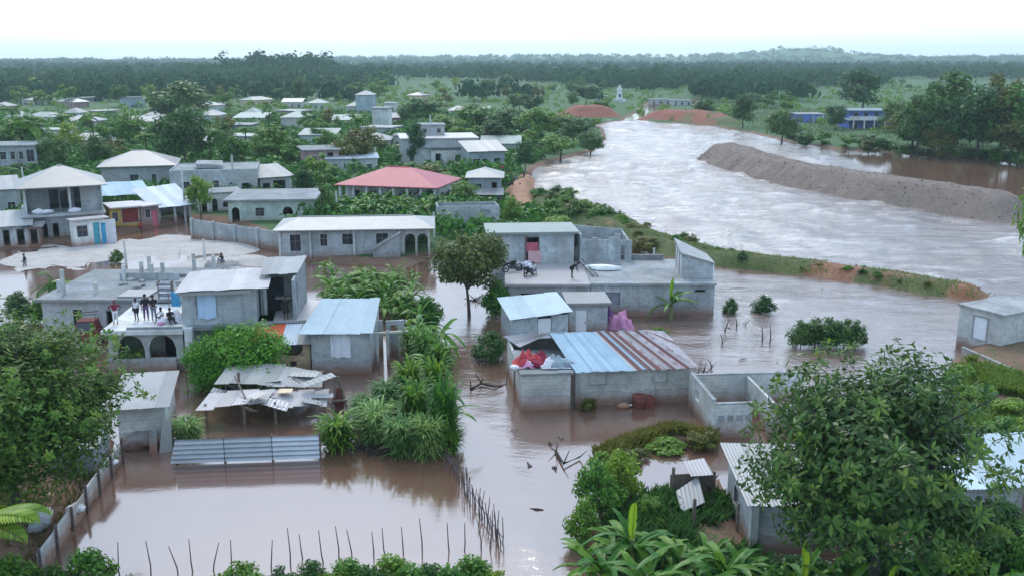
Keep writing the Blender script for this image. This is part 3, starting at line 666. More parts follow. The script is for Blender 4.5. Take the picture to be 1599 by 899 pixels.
for i, (A, B, d, h, rf, rmn, wm_, lb) in enumerate(far):
    if rf == 'shed' or rf == 'gable':
        s = Bldg('house', lb, 'house', A, B, d, 0, None, GT); b = s.b; s.shell(h+b, ops_auto(s.W, h, b, i), m=wm_)
        rs = 1.0; W, D, Hh, o = s.W, s.D, h+b, 0.4
        if rf == 'shed': q = [(-o,-o,Hh),(W+o,-o,Hh),(W+o,D+o,Hh+rs),(-o,D+o,Hh+rs)]; MB().hexa(q, [(x,y,z+.12) for x,y,z in q]).obj('roof', M[rmn], s.root)
        else:
            mb = MB()
            for y0, y1 in ((-o, D/2), (D+o, D/2)):
                q = [(-o,y0,Hh),(W+o,y0,Hh),(W+o,y1,Hh+1.3),(-o,y1,Hh+1.3)]
                if y0 > y1: q = q[::-1]
                mb.hexa(q, [(x,y,z+.1) for x,y,z in q])
            mb.obj('roof', M[rmn], s.root)
    else: house(lb, A, B, d, h, rf, wall=wm_, rm=rmn, rise=1.4, group=GT, seed=i)
_hr = random.Random(19); BOX = [(A[0], B[0], A[1]-30, A[1]) for A, B, *_ in far]
_nm = 0
for k in range(200):
    x = _hr.uniform(-20, 640); y = _hr.uniform(160, 246); s_ = (y-90)/20; w_ = _hr.uniform(6, 10)*s_
    if any(x < q[1]+6 and x+w_ > q[0]-6 and abs(y-q[3]) < 16 for q in BOX) or _nm >= 30 or (y > 225 and x < 80): continue
    BOX.append((x, x+w_, y-3*s_-6, y)); _nm += 1
    house('small pale-roofed house packed among the left town trees', (x, y), (x+w_, y+_hr.uniform(-2, 2)), _hr.uniform(6, 8), _hr.uniform(2.6, 3.3), _hr.choice(['hip','hip','flat']), wall=_hr.choice(['render_light','white','render','paleblue','cream','pink']), rm=_hr.choice(['tin_wave','tin_white','tin_white','tin_green','tin_wave']), rise=1.3, group='small houses packed in the left town', seed=k)
house('narrow white multi-storey building front at the end of the far town street', (582,208), (607,208), 8, 6.5, 'flat', wall='white', rm='slab', group=GT, seed=40)
# white tower by the red earth
tw = empty('tower', P(967,162,0), 0, 'slender white tower standing above the red earth bank', 'tower')
tw.scale = (.8, .8, .8)
MB().box(-3.2,3.2,-3,3,-.5,2.4).obj('base', M['white'], tw); MB().hexa([(-1.6,-1.6,2.4),(1.6,-1.6,2.4),(1.6,1.6,2.4),(-1.6,1.6,2.4)], [(-1.1,-1.1,7.5),(1.1,-1.1,7.5),(1.1,1.1,7.5),(-1.1,1.1,7.5)]).obj('shaft', M['white'], tw)
MB().box(-1.5,1.5,-1.5,1.5,7.5,8.1).obj('gallery', M['white'], tw); MB().hexa([(-1,-1,8.1),(1,-1,8.1),(1,1,8.1),(-1,1,8.1)], [(-.1,-.1,10.5),(.1,-.1,10.5),(.1,.1,10.5),(-.1,.1,10.5)]).obj('spire', M['white'], tw)
MB().box(-.5,.5,-1.62,-1.4,3.4,5.2).obj('window', M['glass'], tw)
# works beside the red earth: low sheds
for k, (A, B, lb) in enumerate([((930,160),(950,160),'low grey work shed left of the white tower'), ((1016,166),(1048,166),'low dark work shed right of the white tower'), ((1050,168),(1080,168),'grey work shed at the end of the red earth heap')]):
    house(lb, A, B, 8, 2.6, 'flat', 'shed', 'render', 'slab_dark', group='work sheds by the red earth', seed=k, cat='shed')
house('pale two-tier house on the green slope far right of the river', (1172,148), (1202,148), 12, 4.0, 'hip', wall='paleblue', rm='tin_green', rise=2.0, seed=3)
# blue houses beyond the river
s = Bldg('blue_house', 'bright blue two-storey house with white trim beyond the river', 'house', (1325,206), (1392,206), 9)
b = s.b; W = s.W
s.shell(b+5.6, [(W*x-.6, W*x+.6, b+z, b+z+1.2, 'glass', 'glass') for x in (.15,.38,.62,.86) for z in (.8,3.9)], [(2,3.4,b+3.9,b+5.1,'glass','glass')], m='blue')
s.slab(-1.0, W+2.2, -2.2, 9.4, b+3.2, b+3.5, 'white', 'balcony_slab'); s.slab(-.8, W+.8, -1.0, 9.6, b+5.603, b+5.9, 'paleblue', 'roof_slab')
for x in (0.02, .27, .5, .75, 1.0): s.column(W*x+.3, -1.9, 0, b+3.2, .16, 'white')
s.slab(-.9, W+2.1, -2.15, -2.05, b+3.503, b+4.3, 'white', 'balcony_rail')
s = house('smaller blue house left of the two-storey blue house, beyond the river', (1244,196), (1287,196), 8, 3.2, 'flat', 'blue_house', 'blue', 'slab', seed=9)
s.column(s.W*.55, -.8, 0, s.b+3.2, .15, 'white'); s.column(s.W*.9, -.8, 0, s.b+3.2, .15, 'white')
# ------------------------------------------------------------------ left quarter
s = house('two-storey grey block house with flat roof at the left edge', (-20,282), (62,280), 8, 5.6, 'flat', wall='block', rm='slab_dark', over=.3,
      front=[(.30,.42,3.4,4.7,'glass','glass'),(.50,.58,3.4,4.7,'glass','glass'),(.66,.74,3.4,4.7,'glass','glass'),(.80,.95,3.0,5.0,'glass','glass'),(.3,.45,.5,2.3),(.7,.82,.8,2.0,'glass','glass')], seed=11)
s = house('hip-roofed grey house standing behind the roofed shopfronts, left', (162,306), (275,302), 9, 4.2, 'hip', wall='block', rm='tin_white', rise=1.9, over=.6,
      front=[(.38,.5,1.6,3.0,'glass','glass'),(.68,.74,1.6,3.0,'glass','glass')], right=[(.3,.5,.2,3.2)], seed=12)
s = Bldg('house', 'long bare concrete house with stepped parapet behind the small tree', 'house', (268,318), (404,314), 10); b = s.b; W = s.W
s.shell(b+4.6, [(W*.18-.5,W*.18+.5,b+1.8,b+3,'glass','glass'),(W*.52-.4,W*.52+.4,b+2,b+3.1,'glass','glass'),(W*.86-.5,W*.86+.5,b+1.2,b+2.6)], m='render')
s.slab(.2, W-.2, .2, 9.8, b+4.3, b+4.5, 'slab_dark'); s.wall((W*.3,0.003), (W*.3,9), b+5.1, m='render', z0=b+4.5); s.column(W*.72, .2, b+4.603, b+6.6, .14)
MB().hexa([(W*.28,2,b+4.61),(W*.6,2,b+4.61),(W*.58,5,b+4.61),(W*.28,5,b+4.61)], [(W*.28,2,b+5.3),(W*.6,2,b+5.0),(W*.58,5,b+5.4),(W*.28,5,b+5.5)]).obj('roof_hut', M['slab'], s.root)
# corner house with veranda above the shops
s = Bldg('house', 'hip-roofed two-storey house with open upper veranda above the shopfronts', 'house', (44,380), (166,371), 8); b = s.b; W = s.W
s.wall((0,0),(W,0), b+2.9, [(W*.16,W*.26,b,b+2.0),(W*.33,W*.40,b,b+2.0)], m='render')
s.wall((W,.16),(W,7.84), b+6.0, m='block'); s.wall((W,8),(0,8), b+6.0, m='block'); s.wall((0,7.84),(0,.16), b+6.0, m='block')
s.slab(-.4, W+.2, -.9, 8.1, b+2.903, b+3.12, 'slab', 'floor_slab')
s.wall((.2,3),(W-.2,3), b+6.0, [(W*.30,W*.42,b+3.2,b+5.4),(W*.44,W*.56,b+3.2,b+5.2),(W*.62,W*.72,b+3.2,b+5.5)], m='block', z0=b+3.123)
s.wall((W*.72,0.6),(W-.17,0.6), b+6.0, m='block', z0=b+3.123); s.column(W*.58, .3, b+3.123, b+6.0, .13); s.column(.15, .3, b+3.123, b+6.0, .13)
s.hip(b+6.12, 1.9, .6, 'tin_white')
for x in (.05,.16,.5): ico_blob('cloth_bundle', .45, int(x*90), M['whitecloth'], s.root, (W*x+1, -.3, b+3.4), 1, .3, (1.6,.8,.7))
s = Bldg('shop', 'white shop with dark window, turquoise door and blue end panel', 'shop', (118,387), (168,381), 1.3); b = s.b; W = s.W
s.shell(b+2.8, [(W*.10,W*.42,b+1.1,b+2.3,'glass','glass'),(W*.60,W*.80,b+.1,b+2.5,'door','teal')], m='white'); s.slab(-.3, W+.3, -.5, 1.3, b+2.903, b+3.05, 'tin_pale')
s.slab(W*.84, W-.05, -.02, .0, b+.1, b+2.4, 'bluecloth', 'panel'); s.slab(W+.02, W+1.2, .5, .65, b, b+2.6, 'whitecloth', 'side_panel')
s = Bldg('shop', 'yellow shop with large dark red shutter', 'shop', (174,362), (220,358), 4); b = s.b; W = s.W
s.shell(b+2.8, [(W*.08,W*.26,b+1.2,b+2.2,'glass','glass'),(W*.40,W*.96,b+.9,b+2.6,'shutter','reddoor')], m='yellow'); s.slab(-.1, W+.1, -1.0, 4, b+2.803, b+2.95, 'tin_pale')
s = Bldg('shop', 'pale pink shop front between yellow shop and open porch', 'shop', (222,358), (250,354), 4); b = s.b; W = s.W
s.shell(b+2.7, [(W*.25,W*.5,b+1.3,b+2.3,'glass','glass'),(W*.6,W*.9,b+.1,b+2.1,'door','pinkdoor')], m='pink'); s.slab(-.1, W+.1, -.7, 4, b+2.703, b+2.85, 'tin_pale')
s = Bldg('porch', 'open porch under sagging blue-grey sheet roof at the street end', 'porch', (250,352), (300,346), 5); b = s.b; W = s.W
for x in (.1, W*.5, W-.1): s.column(x, .2, 0, b+2.3, .14, 'render')
s.wall((0,5),(W,5), b+2.6, m='render'); s.wall((W,5),(W,.4), b+2.4, m='render')
s.sheets((-1,-.8,b+2.25),(W+.6,-.8,b+2.25),(-1,5.4,b+4.0),(W+.6,5.4,b+4.2), 6, 'tin_fence', seed=4)
s = Bldg('lean_to_roof', 'long blue-grey sheet roof between the veranda house and the porch', 'roof', (160,352), (250,344), 6); b = s.b; W = s.W
s.sheets((0,3.5,b+3.1),(W,3.5,b+3.05),(0,7.5,b+4.4),(W,7.5,b+4.2), 9, 'tin_blue', seed=8)
for x in (.2, W/2, W-.2): s.column(x, 4.6, 0, b+3.3, .08, 'wood', 'post'); s.column(x, 7.2, 0, b+4.1, .08, 'wood', 'post')
house('grey house with pale flat-pitched roof at left edge behind the lean-tos', (-60,345), (36,338), 7, 3.6, 'shed', wall='block', rm='tin_white', rise=.9, over=.3, seed=21, n=9)
house('low pale lean-to at the left edge of the flooded street', (-40,392), (46,386), 5, 2.5, 'shed', 'shed', 'render', 'tin', rise=.7, over=.6, seed=22, cat='shed', n=7, front=[(.55,.66,.3,2.0),(.8,.93,.3,2.0)])
house('brown-walled stall under white sheet roof beside the veranda house', (46,386), (64,385), 4, 2.2, 'shed', 'stall', 'pink', 'tin_white', rise=.4, over=.5, seed=23, cat='stall', front=[(.2,.8,.3,1.9)])
house('white low building with two arched openings behind the grey boundary wall', (312,338), (380,334), 5, 2.8, 'flat', wall='white', rm='slab', over=.1, seed=24, front=[(.06,.18,.2,2.2,'arch'),(.3,.42,.3,2.2,'arch'),(.55,.68,1.0,2.0,'arch'),(.76,.94,1.0,2.2,'arch')])
s = house('low concrete house with wide flat slab roof and arched door', (358,352), (490,350), 9, 3.0, 'flat', wall='greenish', rm='slab_dark', over=.5, seed=25, front=[(.04,.13,.2,2.2,'arch'),(.32,.42,1.1,2.1,'glass','glass'),(.64,.76,1.2,2.2,'arch'),(.84,.98,.9,2.3,'curtain','whitecloth')])
s = house('small open-fronted house with white shed roof behind the slab roof', (408,312), (456,308), 6, 3.2, 'shed', wall='render', rm='tin_white', rise=1.0, over=.5, seed=26, front=[(.08,.3,.3,2.3),(.42,.8,.2,2.6)])
s.column(s.W*.9, -1.2, 0, s.b+2.6, .12)
house('pinkish brown house with white notice by the red roof', (478,276), (530,274), 8, 4.4, 'flat', wall='pink', rm='slab_dark', over=.5, seed=27, front=[(.2,.34,2.4,3.4,'glass','glass'),(.66,.84,1.9,4.0),(.45,.85,.3,1.6,'curtain','whitecloth')])
house('pale grey roof of a house just behind the red roof', (510,276), (590,274), 8, 3.0, 'shed', wall='render', rm='tin_fence', rise=.9, seed=28, n=10)
# red roofed house
s = Bldg('house', 'white house under a long faded red hip roof', 'house', (530,326), (680,332), 10); b = s.b; W = s.W
s.wall((0,2.2),(W,2.2), b+3.2, [(W*x-.5,W*x+.5,b+1,b+2.3,'glass','glass') for x in (.12,.3,.66,.86)]+[(W*.48-.5,W*.48+.5,b+.1,b+2.3,'door','wood')], m='white')
s.wall((W,2.4),(W,9.84), b+3.2, [(3,4,b+1,b+2.2,'glass','glass')], m='white'); s.wall((W,10),(0,10), b+3.2, m='white'); s.wall((0,9.8),(0,2.4), b+3.2, m='white')
for i in range(8): s.column(W*i/7*.98+.15, .2, 0, b+3.2, .15, 'white')
s.slab(0, W, 0, 2.2, b+.15, b+.3, 'slab', 'porch_floor'); s.hip(b+3.32, 2.0, .5, 'tin_red', ridge=5.5)
# mid town right of it
s = Bldg('house', 'large grey two-level concrete house above the garden wall', 'house', (628,262), (746,260), 12); b = s.b; W = s.W
s.shell(b+5.2, [(W*.42,W*.50,b+.6,b+3.0),(W*.68,W*.75,b+1.2,b+2.8,'glass','glass'),(W*.10,W*.16,b+1.2,b+2.4,'glass','glass')], m='render'); s.slab(-.3, W+.3, -.3, 12.3, b+5.203, b+5.4, 'tin_pale')
s.wall((W*.38,-.5),(W*.95,-.5), b+3.1, [(W*.06,W*.13,b+.3,b+2.5),(W*.32,W*.38,b+.9,b+2.2,'glass','glass')], m='white'); s.slab(W*.3, W*.98, -.9, -.003, b+3.6, b+3.75, 'tin_white', 'canopy')
s.wall((W*.25,6),(W*.6,6), b+7.3, [(W*.06,W*.11,b+5.9,b+6.7,'glass','glass'),(W*.25,W*.30,b+5.9,b+6.7,'glass','glass')], m='render', z0=b+5.403); s.wall((W*.6,6.16),(W*.6,11), b+7.3, m='render', z0=b+5.403); s.wall((W*.25,11),(W*.25,6.16), b+7.3, m='render', z0=b+5.403); s.wall((W*.6,11.16),(W*.25,11.16), b+7.3, m='render', z0=b+5.403)
s.slab(W*.23, W*.62, 5.7, 11.5, b+7.303, b+7.5, 'slab'); s.column(W*.42, 8, b+7.503, b+9.2, .13)
house('pale house with lean roof and dark windows beside the riverside tree', (734,268), (788,266), 6, 3.6, 'shed', wall='paleblue', rm='tin', rise=1.2, over=.5, seed=31, n=8, front=[(.08,.3,.8,2.2,'glass','glass'),(.36,.5,.8,2.2,'glass','glass'),(.7,.86,.2,2.2)])
house('long dull green roofed house behind the pale lean-roof house', (752,248), (812,248), 8, 3.0, 'shed', wall='greenish', rm='tin_green', rise=.9, seed=32, n=2)
s = house('small white hip-roofed house stepping down towards the river', (732,318), (782,318), 6, 3.6, 'hip', wall='paleblue', rm='tin_white', rise=1.0, over=.5, seed=33, front=[(.2,.4,1.6,2.8,'glass','glass'),(.72,.88,1.2,3.0)])
s.sheets((-.2,-2.6,s.b+1.6),(s.W+.4,-2.6,s.b+1.6),(-.2,-.01,s.b+2.2),(s.W+.4,-.01,s.b+2.2), 5, 'tin_white', seed=5)
for x in (0, s.W*.5, s.W): s.column(x, -2.4, 0, s.b+1.6, .08, 'wood', 'post')
s = Bldg('ruin', 'roofless grey block shell with weeds along its top edge', 'ruin', (684,362), (780,360), 6); b = s.b; W = s.W
s.shell(b+3.0, [(W*.28,W*.33,b+2.1,b+2.4),(W*.70,W*.84,b+2.1,b+2.5)], m='block', hb=b+2.6)
# garden wall
s = Bldg('boundary_wall', 'long grey boundary wall along the left flooded street', 'wall', (302,374), (440,392), .2); b = s.b
s.wall((0,0),(s.W,0), b+2.3, m='render', h1=b+2.0); 
for k in range(5): s.column(s.W*k/4, -.05, 0, b+2.45-.3*k/4, .16, 'render', 'pier')
s = Bldg('boundary_wall', 'low pale garden wall below the large grey two-level house', 'wall', (622,272), (740,270), .2); s.wall((0,0),(s.W,0), s.b+1.4, m='render_light'); s.slab(0, s.W, -.04, .2, s.b+1.403, s.b+1.5, 'slab', 'coping')
# long white-roofed house
s = Bldg('house', 'long grey house with white roof, outside stair and arched right end', 'house', (438,408), (672,404), 6.5); b = s.b; W = s.W
s.wall((0,0),(W*.80,0), b+3.1, [(W*.07,W*.14,b+1.0,b+2.7,'glass','glass'),(W*.27,W*.315,b+1.5,b+2.7,'glass','glass'),(W*.415,W*.485,b+1.6,b+2.7,'glass','glass'),(W*.64,W*.72,b+1.3,b+2.7,'glass','glass')], m='render')
s.wall((W*.80,.2),(W*.80,6.3), b+3.1, [(1,2,b,b+2.2)], m='render'); s.wall((W,6.5),(0,6.5), b+3.1, m='render'); s.wall((0,6.3),(0,.2), b+3.1, m='render')
s.wall((W*.80+.01,0),(W,0), b+3.1, [(W*.03,W*.10,b+.2,b+2.6,'arch'),(W*.115,W*.185,b+.2,b+2.6,'arch')], m='render_light'); s.wall((W,.2),(W,6.3), b+3.1, [(.6,2.6,b+.2,b+2.6,'arch'),(3.2,5.4,b+.2,b+2.6,'arch')], m='render_light')
s.hip(b+3.22, .75, .55, 'tin_white', ridge=2.0)
MB().hexa([(W*.62,-1.3,0),(W*.80,-1.3,0),(W*.80,-.02,0),(W*.62,-.02,0)], [(W*.62,-1.3,b+1.2),(W*.80,-1.3,b+2.8),(W*.80,-.02,b+2.8),(W*.62,-.02,b+1.2)]).obj('stair_wall', M['render'], s.root)
MB().hexa([(W*.61,-1.4,b+1.13),(W*.805,-1.4,b+2.85),(W*.805,-.01,b+2.85),(W*.61,-.01,b+1.13)], [(W*.61,-1.4,b+1.3),(W*.805,-1.4,b+3.02),(W*.805,-.01,b+3.02),(W*.61,-.01,b+1.3)]).obj('stair_slope', M['slab'], s.root)
for x in (.0,.2,.49): s.column(W*x+.05, -.12, 0, b+3.1, .11, 'render_light', 'pilaster')
# ------------------------------------------------------------------ centre: roof deck and what stands behind it
s = Bldg('house', 'grey flat-roofed concrete house with bare roof deck, right half', 'house', (922,494), (1114,494), 9.0); b = s.b; W = s.W; DK = 2.75
s.shell(b+DK-.2, [(W*.10,W*.24,b+.9,b+2.0,'shutter','greycloth'),(W*.84,W*.92,b+2.0,b+2.2)], m='render'); s.slab(-.05, W+.1, -.25, 9.1, b+DK-.197, b+DK, 'slab')
s.slab(W*.02, W*.72, 8.7, 9.0, b+DK+.003, b+DK+.45, 'slab_dark', 'parapet')
DECK_R = s
s = Bldg('house', 'grey flat-roofed concrete house with bare roof deck, left half', 'house', (792,494), (921,494), 8.6); b = s.b; W = s.W
s.shell(b+DK-.25, [(W*.16,W*.34,b+1.5,b+1.9),(W*.62,W*.78,b+1.4,b+2.0,'shutter','tin_blue')], m='render'); s.slab(-.2, W-.02, -.3, 8.7, b+DK-.247, b+DK-.04, 'tin_pale')
DECK_L = s
s = Bldg('house', 'grey house with greenish slab roof and pink door behind the roof deck', 'house', (768,411), (896,409), 4.0, DK, 0.0); W = s.W; z = DK
s.shell(z+2.55, [(W*.42,W*.57,z+.0,z+2.2)], m='render'); s.slab(-.5, W+.35, -.55, 4.4, z+2.553, z+2.75, 'tin_green')
s.slab(W*.425, W*.565, .06, .12, z+.9, z+1.75, 'pinkdoor', 'door'); s.slab(W*.44, W*.60, -.12, -.06, z, z+1.05, 'paledoor', 'door_leaf'); s.slab(W*.40, W*.42, -.03, .0, z, z+2.3, 'reddoor', 'door_frame')
s = Bldg('ruin', 'broken block walls with ragged tops beside the greenish slab roof', 'ruin', (906,410), (986,408), 3.6, DK, 0.0); W = s.W; z = DK
rg = random.Random(4)
for i in range(9): s.wall((W*i/9+.002,0),(W*(i+1)/9,0), z+2.0+rg.uniform(-.1,.5)-(.5 if i > 6 else 0), [] if i != 7 else [(.05,.4,z+.1,z+1.4)], m='block', frames=False)
s.wall((W,.17),(W,3.5), z+1.6, m='block', h1=z+2.1); s.wall((0,3.5),(0,.17), z+2.6, m='block', h1=z+2.4); s.wall((W,3.66),(0,3.66), z+2.2, m='block', h1=z+2.7)
s = Bldg('stair_hut', 'small stair hut with sloping white-edged roof on the roof deck', 'hut', (1064,434), (1112,434), 3.2, DK); W = s.W
s.wall((0,0),(W,0), 1.95, m='block', h1=1.15); s.wall((0,3.1),(0,.17), 2.5, [(.5,1.0,.4,2.0),(1.6,2.2,.0,2.1)], m='white', h1=1.95, frames=False); s.wall((W,3.2),(0,3.2), 1.2, m='block', h1=2.5)
MB().hexa([(-.15,-.15,1.96),(W+.15,-.15,1.13),(W+.15,3.4,1.18),(-.15,3.4,2.52)], [(-.15,-.15,2.1),(W+.15,-.15,1.27),(W+.15,3.4,1.32),(-.15,3.4,2.66)]).obj('roof', M['tin_white'], s.root)
s.slab(W+.02, W+.12, -.05, .1, 0, 1.2, 'white', 'corner_post')
# sheds in front of the deck
s = Bldg('shed', 'plank shed with pale sloping roof and white door', 'shed', (800,546), (886,540), 3.6); b = s.b; W = s.W
s.wall((W,.05),(W,3.55), b+2.65, m='render', h1=b+2.95, th=.06); s.wall((W,3.6),(0,3.6), b+2.95, m='render', th=.06, h1=b+2.8); s.wall((0,3.55),(0,.05), b+2.8, m='render', th=.06, h1=b+2.35)
pl = 0
k = 0; zz = .3
M['plank'] = m_plain('grey_plank', (0.42, 0.47, 0.50), 0.85, 0.35, 3)
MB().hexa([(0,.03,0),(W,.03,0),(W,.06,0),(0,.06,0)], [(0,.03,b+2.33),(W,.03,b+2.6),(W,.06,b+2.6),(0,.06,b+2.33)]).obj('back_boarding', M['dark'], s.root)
while zz < b+2.5:
    t0 = min(zz+.205, b+2.36); 
    for x0, x1 in ((0, W*.45), (W*.70, W)):
        if t0 > zz: MB().hexa([(x0,-.075,zz),(x1,-.075,zz),(x1,.028,zz),(x0,.028,zz)], [(x0,-.005,t0),(x1,-.005,t0),(x1,.028,t0),(x0,.028,t0)]).obj('plank', M['plank'], s.root)
    zz += .225
dr = s.slab(W*.46, W*.69, -.03, .027, b+.15, b+2.15, 'doorwhite', 'door'); s.slab(W*.65, W*.67, -.07, -.03, b+1.0, b+1.15, 'metal', 'handle', dr)
s.sheets((-.25,-.35,b+2.30),(W+.3,-.35,b+2.62),(-.25,3.9,b+2.85),(W+.3,3.9,b+3.02), 5, 'tin_sky', seed=15)
s = house('grey shed with white door and thin flat roof beside the plank shed', (889,524), (948,523), 3.0, 2.35, 'flat', 'shed', 'render', 'tin_white', over=.25, seed=34, cat='shed', front=[(.16,.46,.0,1.95,'door','doorwhite')])
# ------------------------------------------------------------------ blue-roofed house, hip with rusted right end
s = Bldg('house', 'pale grey flooded house under blue sheet roof with rusted right end', 'house', (814,641), (1080,630), 7.4); b = s.b; W = s.W; D = s.D; h = b+2.15
s.wall((0,0),(W*.30,0), h, m='block_light', h1=h+.02); s.wall((W*.30+.002,.35),(W,.35), h+.05, [(W*.10,W*.20,b+1.3,b+1.9,'shutter','render_light'),(W*.47,W*.56,b+1.3,b+1.9,'shutter','render_light')], m='block_light')
s.wall((W,.55),(W,D-.17), h, m='block_light'); s.wall((W,D),(0,D), h, m='block_light'); s.wall((0,D-.17),(0,.17), h, [(D-3.6,D-3.2,b+.2,b+1.9)], m='block_light')
s.slab(-.1, W*.30, -.12, D*.62, h+.023, h+.13, 'slab_dark'); s.slab(W*.285, W*.31, -.06, .3, 0, h-.05, 'bark', 'damaged_corner')
R0 = W*.22; rz = h+1.35; ev = h+.10
n = 15; mats = ['tin_blue']*9+['tin_pale','tin_blue','tin_brown','tin_rust','tin_rust','tin_rust']
mats = ['tin_blue','tin_blue','tin_blue','tin_blue','tin_blue','tin_blue','tin_blue','tin_pale','tin_rust','tin_brown','tin_pale','tin_rust','tin_pale','tin_rust','tin_pale']
mats = ['tin_blue']*12+['tin_pale','tin_brown','tin_blue','tin_brown','tin_pale','tin_brown','tin_rust','tin_pale','tin_brown','tin_pale','tin_rust','tin_brown','tin_pale','tin_rust']; n = len(mats)
s.sheets((W*.31,-.05,ev),(W+.35,-.05,ev),(R0,D*.52,rz),(W*.80,D*.52,rz), n, seed=16, mats=mats, k=4)
s.sheets((W+.3,-.04,ev+.003),(W+.35,D+.4,ev),(W*.79,D*.52,rz+.01),(W*.805,D*.53,rz+.01), 7, seed=17, mats=['tin_rust','tin_pale','tin_rust','tin_rust','tin_brown','tin_rust','tin_rust'])
s.sheets((W+.35,D+.4,ev),(-.2,D+.4,ev),(W*.80,D*.52,rz),(R0,D*.52,rz), 14, 'tin_blue', seed=18)
s.sheets((-.2,D+.4,ev+.003),(W*.05,D*.60,ev+.25),(R0,D*.53,rz),(R0+.05,D*.52,rz), 4, 'tin_pale', seed=19)
BLUE = s
# roofless shell at right of it
s = Bldg('ruin', 'pale roofless block shell standing in the water behind the right tree', 'ruin', (1112,684), (1300,678), 4.8); b = s.b; W = s.W; D = s.D; h = b+1.95
s.wall((0,0),(W*.32,0), h, m='block_light'); s.wall((W*.44,0),(W,0), h-.2, m='block_light'); s.wall((0,D),(0,.17), h+.15, [(1.2,1.9,b+1.0,b+1.6)], m='block_light', frames=False); s.wall((W,D+.17),(0,D+.17), h, m='block_light'); s.wall((W*.52,.17),(W*.52,D), h-.1, m='block_light')
s.slab(-.03, .19, .2, D, h+.153, h+.2, 'slab', 'coping'); s.slab(.2, W, D-.02, D+.19, h+.003, h+.06, 'slab', 'coping'); s.slab(-.03, W*.32, -.03, .19, h+.003, h+.05, 'slab', 'coping')
for k in range(4): s.slab(.3+k*.5, .6+k*.5, -.06, -.005, b+1.0, b+1.3, 'slab', 'block')
# white cube house at the right edge
a_ = P(1560,561,0); s = Bldg('house', 'plain pale concrete cube house with flat roof at the right edge', 'house', (1560,561), (1648,541), 3.4); b = s.b+.5; W = s.W; D = s.D
s.shell(b+2.5, [(W*.5,W*.62,b+1.1,b+2.0,'glass','glass')], (), [(D*.30,D*.62,b+.5,b+2.1)], m='render_light'); s.slab(-.12, W+.12, -.12, D+.12, b+2.503, b+2.66, 'slab', 'roof_slab'); s.slab(.05, .1, D*.36, D*.70, b+.5, b+2.05, 'doorwhite', 'door')
s = Bldg('boundary_wall', 'low pale concrete wall running below the cube house', 'wall', (1500,556), (1660,628), .2, 0.35, -.3); s.wall((0,0),(s.W,0), 1.25, m='render_light'); s.slab(-.03, s.W+.03, -.04, .2, 1.253, 1.33, 'slab', 'coping')
# ------------------------------------------------------------------ right foreground houses
s = Bldg('house', 'block house with white sheet roof behind the big right tree', 'house', (1172,866), (1345,866), 4.6); b = s.b; W = s.W; D = s.D
s.shell(b+2.35, [(W*.55,W*.75,b+.2,b+1.9,'door','wood')], (), [(1.2,2.0,b+.9,b+1.7,'glass','glass')], m='block', hb=b+2.75); s.column(0.02, -.12, 0, b+2.3, .15, 'render_light', 'corner_pier')
s.sheets((-.35,-.35,b+2.38),(W+.3,-.35,b+2.38),(-.35,5.0,b+2.85),(W+.3,5.0,b+2.85), 6, 'tin_white', seed=41)
house('house with pale blue sheet roof at the right edge below the grass', (1500,840), (1720,836), 4.2, 2.45, 'shed', wall='block', rm='tin_sky', rise=.35, over=.35, seed=42, n=7, front=[(.1,.2,.8,1.7,'glass','glass'),(.4,.55,.1,1.9,'door','wood')])
s = Bldg('lean_to', 'collapsed dark lean-to with loose pale sheet beside the white-roofed house', 'shed', (1082,842), (1150,838), 3.4); b = s.b; W = s.W
for x, y in ((0,0),(W,0),(0,3.2),(W,3.2)): s.column(x, y, 0, b+1.9-.3*x/W, .06, 'wood', 'post')
s.sheets((-.3,.8,b+.9),(W*.42,1.1,b+1.2),(-.1,2.4,b+1.1),(W*.5,2.6,b+1.7), 1, 'tin_white', seed=44); s.sheets((W*.3,2.4,b+1.8),(W*.8,2.2,b+1.9),(W*.3,3.5,b+2.0),(W*.8,3.5,b+2.1), 1, 'tin_pale', seed=45)
s.slab(-.1, W, 3.3, 3.36, 0, b+1.5, 'wood', 'back_panel')
# ------------------------------------------------------------------ left centre: crowd roof and its neighbours
PD = 2.9
s = Bldg('house', 'rough grey concrete house with weathered roof and column stubs, left', 'house', (64,466), (302,466), 9.5, 3.2, 0.0); W = s.W; D = s.D
s.shell(3.0, [(W*.20,W*.26,1.2,2.4,'glass','glass'),(W*.42,W*.46,.2,2.3)], m='render'); s.slab(-.3, W+.2, -.35, D+.3, 3.003, 3.2, 'slab_dark')
for i, (x, y, hh) in enumerate([(.11,1.0,1.9),(.02,2.4,.8),(.30,1.6,.8),(.34,5.8,1.2),(.45,6.3,1.4),(.52,6.3,1.2),(.60,6.3,1.3),(.42,8.8,1.3),(.75,8.8,1.5),(.9,8.6,1.4)]): s.column(W*x, y, 3.203, 3.2+hh, .12, 'render_light', 'column_stub')
s.wall((W*.30,6.0),(W*.72,6.0), 3.75, m='render', z0=3.203); s.slab(W*.40, W*.95, 6.9, 9.2, 3.203, 3.45, 'slab_dark', 'upper_floor'); s.slab(W*.50, W*.70, .1, 2.2, 3.203, 3.34, 'tin_white', 'loose_sheet')
for k in range(26): ico_blob('rubble', random.Random(k).uniform(.10,.30), k, M['stone'], s.root, (W*(.35+.6*random.Random(k+50).random()), 3+5.5*random.Random(k+90).random(), 3.3), 1, .35, (1.3,1,.7))
s = Bldg('house', 'arched porch house whose white roof deck carries the crowd', 'house', (166,514), (284,512), 6.4, PD, 0.0); W = s.W; D = s.D
s.wall((0,0),(W,0), PD-.3, [(W*.12,W*.48,.9,PD-.45,'arch'),(W*.54,W*.90,.9,PD-.45,'arch')], m='render_light', th=.22)
